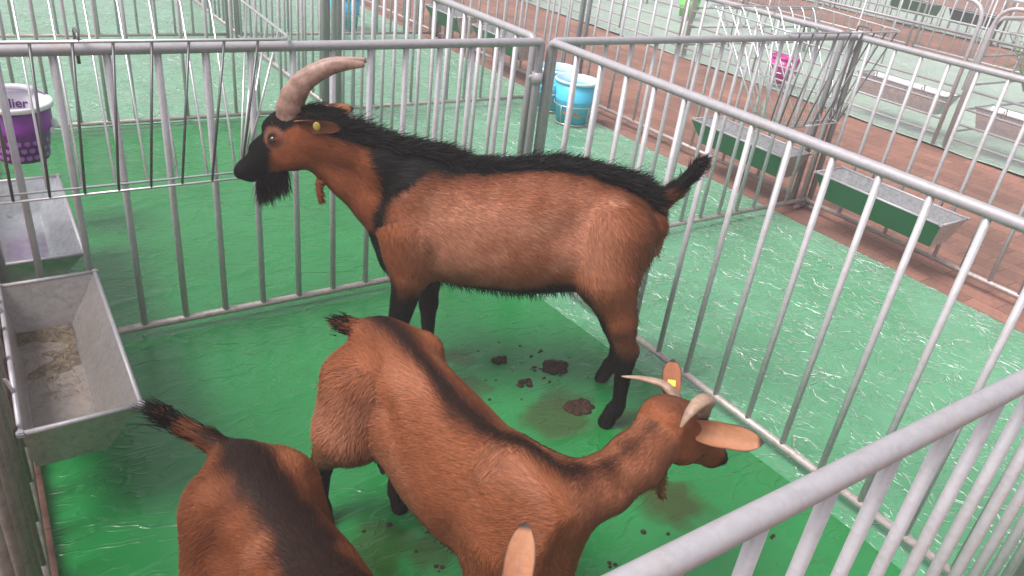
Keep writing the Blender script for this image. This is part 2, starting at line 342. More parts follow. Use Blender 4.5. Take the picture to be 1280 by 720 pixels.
# right hand pen and the rows beyond
panel((.045, .0), (2.10, .0), 'back panel of the right hand pen, its right end under the slanted wire rack', first=.13, sp=.1415, elbow=False)
panel((-.005, .07), (-.005, 2.2), 'side panel running away behind the corner post above the buck\'s back', first=.13, sp=.142)
GX = 2.056
panel(BP(2.25, GX), BP(-.02, GX), 'aisle side panel at the right edge, behind the nearer green faced trough', first=.14, sp=.1445)
panel(BP(-.08, GX), BP(-2.2, GX), 'aisle side panel behind the farther green faced trough', first=.14, sp=.1445)
panel(BP(-2.27, GX), BP(-4.4, GX), 'aisle side panel beyond the blue buckets', first=.14, sp=.1445)
panel(BP(-4.46, GX), BP(-6.7, GX), 'farthest aisle side panel, at the top edge above the pen', first=.14, sp=.1445)
panel((-.05, 2.25), (-1.93, 2.25), 'cross panel one pen behind the buck\'s head', first=.14, sp=.142)
panel((.05, 2.25), (1.98, 2.25), 'cross panel behind the blue bucket, right of the post cluster', first=.10, sp=.142)
panel((-.07, 4.44), (-1.95, 4.44), 'farthest cross panel at the top left', first=.14, sp=.142)
panel((.03, 4.44), (1.98, 4.44), 'farthest cross panel at the top, right of the post cluster', first=.14, sp=.142)
panel((.0, 2.32), (.0, 4.38), 'side panel seen end on as dense bars behind the rack', first=.13, sp=.142)
panel((.02, 4.5), (.02, 6.6), 'side panel behind the farthest cross panels', first=.13, sp=.142)
panel((-1.93, .08), (-1.93, 2.2), 'left panel of the next pen, carrying the bright trough and purple bucket', first=.13, sp=.15)
panel((-.055, 2.2), (-.055, 2.16), 'short end post of the post cluster', first=1, H=1.0) if False else None

# ---- panels with horizontal rails and rounded corners across the aisle
def hpanel(p0, p1, label, H=1.1, zs=(.1, .22, .34, .48, .64, .86), group='horizontal rail panels across the aisle', r=.016):
    p0 = Vector((*p0, 0)); p1 = Vector((*p1, 0)); Ld = (p1-p0).length; rz = math.atan2(p1.y-p0.y, p1.x-p0.x)
    t = empty('rail_panel', p0, rz, label, 'rail panel', group)
    link('frame', cached(('hf', round(Ld, 3), H, r), lambda: tube(bend([(0, 0, .01), (0, 0, H), (Ld, 0, H), (Ld, 0, .01)], .16, 8), r, 12)), M_bar, t)
    for z in zs: link('rail', cached(('hr', round(Ld, 3)), lambda: tube([(.005, 0, 0), (Ld-.005, 0, 0)], .0095, 8)), M_rail, t, (0, 0, z))
    for x in (Ld/3, 2*Ld/3): link('upright', cached(('up', H), lambda: tube([(0, 0, .08), (0, 0, H-.01)], .009, 8)), M_bar, t, (x, .012, 0))
    return t
ys = [-5.5, -2.5, .5, 3.5, 6.5, 9.5]
nm = ['rail panel across the aisle at the right edge, nearest', 'rail panel across the aisle behind the right grey trough', 'rail panel across the aisle in front of the left grey trough and the pink bucket', 'rail panel across the aisle behind the top of the slanted rack', 'farthest rail panel across the aisle at the top edge']
for i in range(5): hpanel((4.42, ys[i]+.05), (4.42, ys[i+1]-.05), nm[i])
nm = ['middle rail panel of the pens across the aisle, right end', 'middle rail panel of the pens across the aisle, right of the arched posts', 'middle rail panel of the pens across the aisle, left of the arched posts', 'middle rail panel of the pens across the aisle, above the pink bucket', 'middle rail panel of the pens across the aisle, top edge']
for i in range(5): hpanel((6.6, ys[i]+.05), (6.6, ys[i+1]-.05), nm[i], 1.0, (.3, .7), 'rail panels between the pens across the aisle')
for i, l in enumerate(['divider between the pens across the aisle at the far right', 'divider between the pens across the aisle, behind the arched posts', 'divider between the pens across the aisle, left of the pink bucket', 'divider between the pens across the aisle near the light green bucket']):
    hpanel((4.5, ys[i+1]), (6.55, ys[i+1]), l, 1.0, (.12, .3, .5, .72), 'dividers across the aisle')
for i in range(5):
    panel((8.85, ys[i]+.05), (8.85, ys[i+1]-.05), ['barred panel along the second aisle, right end', 'barred panel along the second aisle, right part', 'barred panel along the second aisle, middle part', 'barred panel along the second aisle, left part', 'barred panel along the second aisle, left end'][i], sp=.15, group='barred panels along the second aisle', low=M_bar)
    panel((11.2, ys[i]+.05), (11.2, ys[i+1]-.05), ['barred panel beyond the second aisle, right end', 'barred panel beyond the second aisle, right part', 'barred panel beyond the second aisle, middle part', 'barred panel beyond the second aisle, left part', 'barred panel beyond the second aisle, left end'][i], sp=.15, group='barred panels beyond the second aisle', low=M_bar)

# ------------------------------------------------------------------ feed troughs
def trough(x0, x1, y0, y1, ztop, depth, label, side=-1, m=None, feed=False, cat='feed trough', green=None, stand=False, group='metal feed troughs'):
    """x0..x1 across, y0..y1 along. The wall away from `side` slants."""
    m = m or M_sheet; t = empty('feed_trough', ((x0+x1)/2, (y0+y1)/2, ztop-depth), 0, label, cat, group)
    W = x1-x0; Ly = y1-y0; sl = .085; se = .05; hw = W/2; hl = Ly/2
    a = -hw+(.012 if side < 0 else sl); b = hw-(sl if side < 0 else .012)
    T = .004
    def ring(ax, bx, l, z): return [(ax, -l, z), (bx, -l, z), (bx, l, z), (ax, l, z)]
    outer = ring(-hw, hw, hl, depth)+ring(a, b, hl-se, 0); inner = ring(-hw+T, hw-T, hl-T, depth)+ring(a+T, b-T, hl-se-T, T)
    V = outer+inner; F = []
    for i in range(4):
        j = (i+1) % 4
        F.append((i, 4+i, 4+j, j)[::-1]); F.append((8+i, 12+i, 12+j, 8+j)); F.append((i, j, 8+j, 8+i))
    F.append((4, 7, 6, 5)); F.append((12, 13, 14, 15))
    me = mesh('basin', V, F); bas = link('basin', me, m, t)
    bm = bmesh.new(); bm.from_mesh(me); bmesh.ops.recalc_face_normals(bm, faces=bm.faces); bm.to_mesh(me); bm.free()
    rim = []
    c = ring(-hw, hw, hl, depth)
    for i in range(4):
        j = (i+1) % 4; rim.append(tube([c[i], c[j]], .0065, 8))
    for cc in c: rim.append(box(cc[0]-.009, cc[0]+.009, cc[1]-.009, cc[1]+.009, cc[2]-.007, cc[2]+.007, .003))
    link('rim', join_meshes(rim), M_rail, t)
    for k in (-1, 1):
        hk = tube(bend([(side*hw, k*hl*.55, depth-.01), (side*(hw+.012), k*hl*.55, depth+.05), (side*(hw+.045), k*hl*.55, depth+.045), (side*(hw+.045), k*hl*.55, depth-.02)], .012, 4), .005, 8)
        link('hook', hk, M_wire, t)
    if feed:
        n = 260; V = []; F = []
        for _ in range(n):
            g = random.random(); yy = (hl-se-.02)*(1-1.25*g**.9); xx = random.uniform(a+.01, b-.01)
            zz = T+random.uniform(.001, .006+.02*max(0, yy/hl)); an = random.uniform(0, PI); l = random.uniform(.002, .009); wd = random.uniform(.0005, .0014)
            dx, dy = math.cos(an)*l, math.sin(an)*l; px, py = -math.sin(an)*wd, math.cos(an)*wd; k = len(V); dz = random.uniform(-.002, .008)
            V += [(xx-dx-px, yy-dy-py, zz), (xx+dx-px, yy+dy-py, zz+dz), (xx+dx+px, yy+dy+py, zz+dz), (xx-dx+px, yy-dy+py, zz)]; F.append((k, k+1, k+2, k+3))
        f = link('feed_residue', mesh('feed', V, F), M_feed, t)
        ym = -.02; fl = link('dried_film', mesh('film', [(a+.007, -(hl-se-.007), T+.0012), (b-.007, -(hl-se-.007), T+.0012), (b-.007, hl-se-.007, T+.0012), (a+.007, hl-se-.007, T+.0012)], [(0, 1, 2, 3)]), M_film, t)
        V = []; F = []; nx, ny = 18, 40
        for i in range(nx+1):
            for j in range(ny+1):
                u = i/nx; v = j/ny; xx = a+.006+(b-a-.012)*u; yy = -.12+(hl-se-.006+.12)*v
                hgt = (v-.62+1.3*(float(fbm(np.array(xx*14+3.), np.array(yy*14+1.), 3))-.45))*.012*(.5+float(fbm(np.array(xx*40.), np.array(yy*40.), 3)))
                V.append((xx, yy, T+.0012+min(hgt, .02)))
        for i in range(nx):
            for j in range(ny): k = i*(ny+1)+j; F.append((k, k+ny+1, k+ny+2, k+1))
        link('feed_crust', mesh('crust', V, F, True), M_crust, t)
    if stand:
        for (sx, sy) in ((-1, -1), (1, -1), (-1, 1), (1, 1)):
            link('leg', tube([(sx*hw*.55, sy*(hl-.06), .01), (sx*hw*.75, sy*(hl-.03), -(ztop-depth))], .008, 8), M_wire, t)
    return t
M_feed = mat('hay_bits', (.22, .16, .10), .8)
def crust_mat():
    m = mat('feed_crust', (.3, .22, .15), .7); tc = N(m, 'ShaderNodeTexCoord'); n = N(m, 'ShaderNodeTexNoise', Scale=55.0, Detail=6.0, Roughness=.7); L(m, tc.outputs['Object'], n.inputs['Vector'])
    L(m, ramp(m, n.outputs[0], [(.35, (.07, .05, .036)), (.55, (.15, .115, .08)), (.75, (.27, .21, .15))]), B(m).inputs['Base Color']); L(m, bump(m, n.outputs[0], .7, .004), B(m).inputs['Normal']); return m
M_crust = crust_mat(); M_film = galv('dirty_trough_floor', (.26, .22, .20), (.19, .165, .15), metal=.1, dirt=.6)
M_gface = mat('green_sheet_or_reflection', (.028, .15, .075), .35, .2)  # on the aisle troughs this colour stands for green reflected in bare metal
trough(-1.94, -1.69, -.83, -.105, .352, .145, 'near galvanised trough with hay crumbs hung on the left side panel', feed=True, m=M_dull)
trough(-1.935, -1.70, .035, .735, .35, .12, 'bright shiny trough in the next pen, below the purple bucket', m=M_sheet2, stand=True)
def gtrough(y0, y1, label, x0=1.76, x1=2.0):
    t = trough(x0, x1, y0, y1, .34, .15, label, side=1, group='green faced troughs along the aisle')
    hl = (y1-y0)/2; hw = (x1-x0)/2; o = .0035
    V = [(-hw-o, -hl+.004, .142), (-hw-o, hl-.004, .142), (-hw+.085-o, hl-.05, .001), (-hw+.085-o, -hl+.05, .001)]
    V += [(x+.002, y, z) for x, y, z in V]
    link('front_face', mesh('face', V, [(0, 1, 2, 3), (4, 7, 6, 5), (0, 4, 5, 1), (1, 5, 6, 2), (2, 6, 7, 3), (3, 7, 4, 0)]), M_gface, t)  # overlay sheet carrying the reflected green as colour
    return t
gtrough(-.92, -.20, 'nearer green faced trough on the aisle side panel of the right hand pen')
gtrough(.02, .74, 'green faced trough beyond the slanted rack, left of the nearer one')
gtrough(2.75, 3.47, 'green faced trough far up the aisle side, above the corner post')
gtrough(3.75, 4.35, 'farthest green faced trough on the aisle side')
trough(4.47, 4.72, .62, 1.42, .37, .16, 'grey trough across the aisle, left of the arched posts', side=-1, group='grey troughs across the aisle')
trough(4.47, 4.72, -.66, .36, .37, .16, 'grey trough across the aisle, right of the arched posts', side=-1, group='grey troughs across the aisle')
t = trough(10.85, 11.12, 4.45, 5.25, .42, .2, 'dark green trough beyond the second aisle, left one of two', side=1, m=M_gface, group='dark green troughs beyond the second aisle')
t = trough(10.85, 11.12, 3.45, 4.2, .42, .2, 'dark green trough beyond the second aisle, right one of two', side=1, m=mat('dark_teal_sheet', (.03, .07, .075), .4), group='dark green troughs beyond the second aisle')

# ------------------------------------------------------------------ wire hay racks
def rack(xc, y, label, wt=.95, wb=.64, z0=.6, z1=1.03, n=8, hay=False, out=.56, rw=.0042, st=.11, sbt=.075, shift=0):
    t = empty('hay_rack', (xc, y, z0), 0, label, 'hay rack', 'wire hay racks')
    h = z1-z0; yn = -.035; yb0, yb1 = -.085, -.03
    T = [(-wt/2, yn, h), (wt/2, yn, h), (wt/2, out, h+.02), (-wt/2, out, h+.02)]
    sb = shift
    link('top_frame', tube(bend([(0, yn, h)]+[T[1], T[2], T[3], T[0]]+[(0, yn, h)], .05, 5), rw*1.25, 8), M_wire, t)
    link('bottom_frame', tube(bend([(sb, yb0, 0), (sb+wb/2, yb0, 0), (sb+wb/2, yb1, .0), (sb-wb/2, yb1, .0), (sb-wb/2, yb0, 0), (sb, yb0, 0)], .012, 3), rw, 8), M_wire, t)
    for i in range(n):
        u = i-(n-1)/2; a = u*st; b = sb+u*sbt
        link('front_wire', tube([(a, yn, h), (b, yb0, 0)], rw, 7), M_dark, t)
        link('back_wire', tube(bend([(a, out-.005, h+.02), (a, out-.03, h-.0), (b, yb1, 0)], .02, 3), rw, 7), M_wire, t)
    for s in (-1, 1):
        for k in range(1, 5):
            v = k/5; yy = yn+(out-yn)*v
            link('end_wire', tube([(s*wt/2, yy, h+.02*v), (sb+s*wb/2, yb0+(yb1-yb0)*v, 0)], rw, 7), M_wire, t)
    for s in (-.6, .35):
        link('hook', tube(bend([(s*wt/2, yn, h-.002), (s*wt/2, yn+.002, h+.02), (s*wt/2, .045, h+.02), (s*wt/2, .045, h-.08)], .012, 4), rw*1.2, 8), M_dark, t)
    if hay:
        V = []; F = []
        for _ in range(1500):
            v = random.random()**.7; x = random.gauss(0, .2)*wt; zz = h*(.15+.8*v); yy = random.uniform(yb0+(yn-yb0)*v, yb1+(out*.8-yb1)*v)
            d = Vector((random.gauss(0, 1), random.gauss(0, 1), random.gauss(0, .8))).normalized()*random.uniform(.03, .09); p = d.orthogonal().normalized()*.003; c = Vector((x, yy, zz)); k = len(V)
            V += [c-d-p, c+d-p*.3, c+d+p*.3, c-d+p]; F.append((k, k+1, k+2, k+3))
        link('green_fodder', mesh('hay', V, F), mat('green_fodder', (.10, .26, .05), .7), t)
    return t
M_dark = mat('dull_wire', (.17, .17, .175), .42, .7)
rack(-1.95, 0, 'large wire hay rack hooked over the back panel at the top left', wt=1.84, wb=1.47, n=17, st=.102, sbt=.0905)
rack(1.94, 0, 'wire hay rack with slanting wires over the right pen\'s back panel', wt=.96, wb=.62, out=.55, shift=-.24, z0=.56, n=9, st=.105, sbt=.072)
rr_ = rack(0, 0, 'distant wire rack full of green fodder at the right edge', wt=.8, wb=.6, out=.4, hay=True)
rr_.location = (5.15, .08, .45); rr_.rotation_euler = (0, 0, PI/2)

# ------------------------------------------------------------------ buckets in wire holders
def lathe(prof, n=48):
    V = []; F = []; k = len(prof)
    for r, z in prof:
        for j in range(n): a = 2*PI*j/n; V.append((r*math.cos(a), r*math.sin(a), z))
    for i in range(k-1):
        for j in range(n): F.append((i*n+j, i*n+(j+1) % n, (i+1)*n+(j+1) % n, (i+1)*n+j))
    return mesh('lathe', V, F, True)
def bucket(loc, rt, rb, h, body, band, label, dots=None, text=None, patches=None, hr=0, inner_band=.055, holder=True, group='plastic buckets in wire holders', handle_up=False, clip=False):
    t = empty('bucket', loc, hr, label, 'bucket', group); f = lambda z: rb+(rt-rb)*z/h
    link('shell', lathe([(0, .004), (rb*.97, .004), (rb, .0), (f(h*.5), h*.5), (f(h*.52)+.003, h*.52), (f(h*.55)+.003, h*.55), (f(h*.57), h*.57), (f(h-.02), h-.02), (f(h-.02)-.003, h-.02), (rb-.003, .006), (0, .006)]), body, t)
    link('rim_band', lathe([(f(h-.022)+.001, h-.022), (rt+.006, h-.018), (rt+.008, h-.004), (rt+.003, h+.002), (rt-.003, h), (f(h-inner_band)-.004, h-inner_band)]), band, t)
    hp = []
    for k in range(25):
        a = PI*k/24; z = h*.80-math.sin(a)*h*.42 if not handle_up else h*.80+math.sin(a)*h*.25
        if handle_up: hp.append((math.cos(a)*rt*1.02, -.0+math.sin(a)*rt*.93, h-.02+math.sin(a)*.04))
        else: hp.append((math.cos(a)*(f(z)+.010), -math.sin(a)*(f(z)+.010), z))
    hd = link('handle', tube(hp, .0032, 8), M_handle if not handle_up else body, t)
    if not handle_up: link('grip', tube(hp[9:16], .009, 10), band, t)
    else: link('grip', tube(hp[7:18], .013, 10), band, t)
    if clip:
        for a in (-.12, -.05+PI): link('lug', join_meshes([ball((math.cos(a)*(f(h*.55)+.012), math.sin(a)*(f(h*.55)+.012), h*.58), .016, (1, .7, 1.3)), box(f(h*.5)*math.cos(a)-.006, f(h*.5)*math.cos(a)+.010, f(h*.5)*math.sin(a)-.05, f(h*.5)*math.sin(a)-.028, h*.48, h*.56, .003)]), band, t)
    if dots:
        ms = []
        for row in range(3):
            for j in range(22):
                a = 2*PI*(j+.5*(row % 2))/22; z = h*.10+row*h*.135; r = f(z)+.0012; hx = []
                for q in range(7):
                    b = q*PI/3+PI/6; rd = .0118; hx.append((b, rd))
                V = [(0, 0)]+[(math.cos(b)*rd, math.sin(b)*rd) for b, rd in hx[:6]]
                W = [((r)*math.cos(a+u/r), (r)*math.sin(a+u/r), z+v) for u, v in V]
                ms.append(mesh('d', W, [(0, 1+q, 1+(q+1) % 6) for q in range(6)]))
        link('dot_pattern', join_meshes(ms), dots, t)
    if patches:
        ms = []
        for (a, z, rx, rz_) in patches:
            r = f(z)+.0016; W = []
            for q in range(14):
                b = 2*PI*q/14; u = math.cos(b)*rx*(1+.25*math.sin(3*b)); v = math.sin(b)*rz_; W.append((r*math.cos(a+u/r), r*math.sin(a+u/r), z+v))
            ms.append(mesh('p', W, [tuple(range(14))]))
        link('printed_shape', join_meshes(ms), mat('red_brown_print', (.45, .10, .03), .4), t)
    if text:
        for (s, a0, z, size, rr, inward, m) in text:
            cu = bpy.data.curves.new('txt', 'FONT'); cu.body = s; cu.size = size; cu.extrude = .0005; cu.align_x = 'CENTER'; cu.offset = .0008
            to = bpy.data.objects.new('tmp', cu); COL.objects.link(to); dg = bpy.context.evaluated_depsgraph_get(); me = bpy.data.meshes.new_from_object(to.evaluated_get(dg)); bpy.data.objects.remove(to)
            for v in me.vertices:
                x, y, zz = v.co
                r = rr+(y)*.18+(zz if not inward else -zz)
                a = a0-x/rr if inward else a0+x/rr
                v.co = (r*math.cos(a), r*math.sin(a), z+y)
            link('lettering', me, m, t)
    if holder:
        rg = [tube([((f(h*.45)+.012)*math.cos(a), (f(h*.45)+.012)*math.sin(a), h*.42) for a in np.linspace(0, 2*PI, 33)[:-1]], .0035, 6, closed=True),
              tube([((rb+.012)*math.cos(a), (rb+.012)*math.sin(a), -.004) for a in np.linspace(0, 2*PI, 33)[:-1]], .0035, 6, closed=True)]
        for k in range(4):
            a = PI/4+k*PI/2; rg.append(tube([((rb+.012)*math.cos(a), (rb+.012)*math.sin(a), -.004), ((f(h*.45)+.012)*math.cos(a), (f(h*.45)+.012)*math.sin(a), h*.42)], .003, 6))
        rg.append(tube([(-rb, 0, -.004), (rb, 0, -.004)], .003, 6)); rg.append(tube([(0, -rb, -.004), (0, rb, -.004)], .003, 6))
        link('wire_holder', join_meshes(rg), M_wire, t)
    return t
M_handle = mat('wire_handle', (.5, .5, .52), .3, .8)
M_purple = mat('purple_plastic', (.19, .018, .27), .35); M_lilac = mat('lilac_print', (.30, .12, .42), .4); M_white = mat('white_plastic', (.78, .76, .80), .35)
M_purpletext = mat('purple_text', (.12, .03, .17), .5)
M_blue = mat('blue_plastic', (.08, .52, .80), .35); M_paleblue = mat('pale_blue_plastic', (.55, .74, .84), .35); M_pink = mat('pink_plastic', (.62, .04, .32), .35)
M_lime = mat('lime_plastic', (.18, .55, .10), .4)
bucket((-1.79, 1.0, .345), .128, .090, .23, M_purple, M_white, 'purple bucket with white rim and hexagon dots in the next pen', dots=M_lilac,
       text=[('lier', 1.42, .168, .05, .1115, True, M_purpletext)], handle_up=True, inner_band=.075, holder=False, clip=True)
for (x, y, z, hr, l) in ((1.62, 1.74, .03, 2.6, 'blue bucket beside the aisle, right behind the corner post'), (1.68, 2.06, .03, 2.2, 'blue bucket mostly hidden behind the corner post'), (1.16, 4.86, .03, 1.0, 'farthest blue bucket, at the top edge behind the post cluster')):
    bucket((x, y, z), .152, .115, .30, M_blue, M_paleblue, l, patches=[(-2.35-hr+.35, .075, .030, .016), (-2.35-hr-.35, .08, .02, .012)], hr=hr)
bucket((4.55, 2.24, .05), .135, .10, .25, M_pink, M_pink, 'pink bucket across the aisle behind the slanted rack', hr=.5)
bucket((6.35, 5.35, .05), .15, .11, .27, M_lime, M_lime, 'light green bucket across the aisle at the top edge', hr=.5)

# ------------------------------------------------------------------ dung, stains
def unproj(px, py, z=.02):
    c = Vector((-1.8545, -2.4852, 1.5871)); d = R @ Vector(((px-640)/952.33, -(py-360)/952.33, -1)); s = (z-c.z)/d.z; return c+d*s
def dropping(px, py, rad, label, lumps=7, flat=.45):
    """rad in metres; a heap of fused pellets"""
    p = unproj(px, py, .018); bm = bmesh.new(); rad *= 1.3
    for i in range(lumps):
        a = random.uniform(0, 2*PI); r = rad*math.sqrt(random.random())*.8*(lumps > 1)
        s = rad*(.42 if lumps > 1 else 1)*random.uniform(.75, 1.15)
        mt = Matrix.Translation((math.cos(a)*r*1.15, math.sin(a)*r*.85, s*flat*.7)) @ Matrix.Diagonal((s, s*random.uniform(.8, 1), s*flat*1.5, 1))
        bmesh.ops.create_icosphere(bm, subdivisions=2, radius=1, matrix=mt)
    for v in bm.verts: v.co += Vector((random.uniform(-1, 1), random.uniform(-1, 1), random.uniform(-1, 1)))*rad*.045
    me = bpy.data.meshes.new('dung'); bm.to_mesh(me); bm.free(); me.polygons.foreach_set('use_smooth', [True]*len(me.polygons))
    o = link('dung_pile', me, M_dung, None, p); tag(o, label, 'dung', 'dung on the pen floor'); return o
dropping(624, 452, .020, 'round dark dung clump, left one of the group under the buck', 12, .8)
dropping(694, 460, .036, 'largest crumbly dung pile under the buck\'s belly', 22, .35)
dropping(669, 462, .015, 'small dung clump just left of the largest pile', 6)
dropping(657, 480, .021, 'flat dung clump below and left of the largest pile', 10, .35)
dropping(722, 509, .038, 'long smeared dung patch beside the buck\'s hind hooves', 22, .22)
dropping(625, 429, .008, 'tiny pellet above the round dung clump', 2)
dropping(677, 440, .010, 'small pellet above the largest pile', 3)
dropping(664, 446, .006, 'tiny pellet between the round clump and the largest pile', 1)
dropping(680, 474, .009, 'small pellet below the largest pile', 3)
dropping(570, 671, .008, 'pellet below the brown doe\'s belly', 2); dropping(500, 664, .007, 'pellet below the brown doe\'s udder, right of a pair', 2); dropping(487, 657, .007, 'pellet below the brown doe\'s udder, left of a pair', 1)
dropping(547, 712, .011, 'pellet cluster at the bottom edge between the does', 4)
dropping(794, 622, .006, 'tiny pellet under the doe\'s neck', 1); dropping(804, 666, .007, 'tiny pellet below the doe\'s head', 1)
dropping(966, 672, .010, 'dark pellet seen under the nearest top rail', 2); dropping(765, 707, .011, 'pellet near the bottom edge left of the nearest rail', 3); dropping(743, 718, .008, 'pellet at the bottom edge beside another', 2)
dropping(530, 655, .004, 'speck of dung beside the doe\'s belly', 1)
for (a, b) in ((575, 470), (583, 461), (612, 500), (735, 472), (712, 448), (598, 440), (560, 395), (652, 500), (760, 655), (835, 668), (890, 655), (455, 665), (520, 690), (607, 476), (620, 476), (700, 470), (687, 478), (650, 433), (640, 465)): dropping(a, b, .0045, 'speck of dung scattered among the piles', 1)
# ------------------------------------------------------------------ goats
import openvdb
def sd_cone(P, a, b, ra, rb):
    a = np.array(a, float); b = np.array(b, float); ab = b-a; L2 = ab@ab
    t = np.clip(((P-a)@ab)/L2, 0, 1); d = np.linalg.norm(P-a-t[:, None]*ab, axis=1)
    return d-(ra+(rb-ra)*t)
def sd_ell(P, c, r, A=None):
    q = P-np.array(c, float)
    if A is not None: q = q@np.array(A).T          # rows of A are the local axes
    r = np.array(r, float); k = np.linalg.norm(q/r, axis=1); k2 = np.linalg.norm(q/(r*r), axis=1)
    return np.where(k2 > 1e-9, k*(k-1)/np.maximum(k2, 1e-9), -r.min())
def sd_trunk(P, prof):
    pr = np.array(prof); xs = pr[:, 0]; o = np.argsort(xs); pr = pr[o]; xs = pr[:, 0]
    from_x = np.clip(P[:, 0], xs[0], xs[-1])
    def it(c):   # smooth (monotone-ish) interpolation
        return np.interp(from_x, XS, CS[c])
    XS = np.linspace(xs[0], xs[-1], 120); CS = {}
    for c in (1, 2, 3):
        y = np.interp(XS, xs, pr[:, c]); k = np.hanning(19); k /= k.sum(); yp = np.pad(y, 9, mode='edge'); CS[c] = np.convolve(yp, k, 'valid')
    zt, zb, hw = it(1), it(2), it(3); zc = (zt+zb)/2; hh = (zt-zb)/2
    # wider low down than at the spine
    rel = (P[:, 2]-zc)/hh; hwz = hw*(1-.16*np.clip(rel, -1, 1))
    rr = (np.abs(P[:, 1]/hwz)**2.15+np.abs(rel)**2.15)**(1/2.15)
    d = (rr-1)*np.minimum(hw, hh)
    ex = np.abs(P[:, 0]-from_x)
    return np.where(ex > 0, np.sqrt(np.maximum(d, 0)**2+ex**2)+np.minimum(d, 0)*0, d)
def smin(a, b, k):
    h = np.maximum(k-np.abs(a-b), 0)/k
    return np.minimum(a, b)-h*h*h*k/6
def snoise(P, f, seed):
    r = np.random.default_rng(seed); s = 0
    for i in range(10):
        d = r.normal(size=3); d /= np.linalg.norm(d); s = s+np.sin(P@d*f*(.6+r.random()*1.2)+r.random()*7)
    return s/10**.5

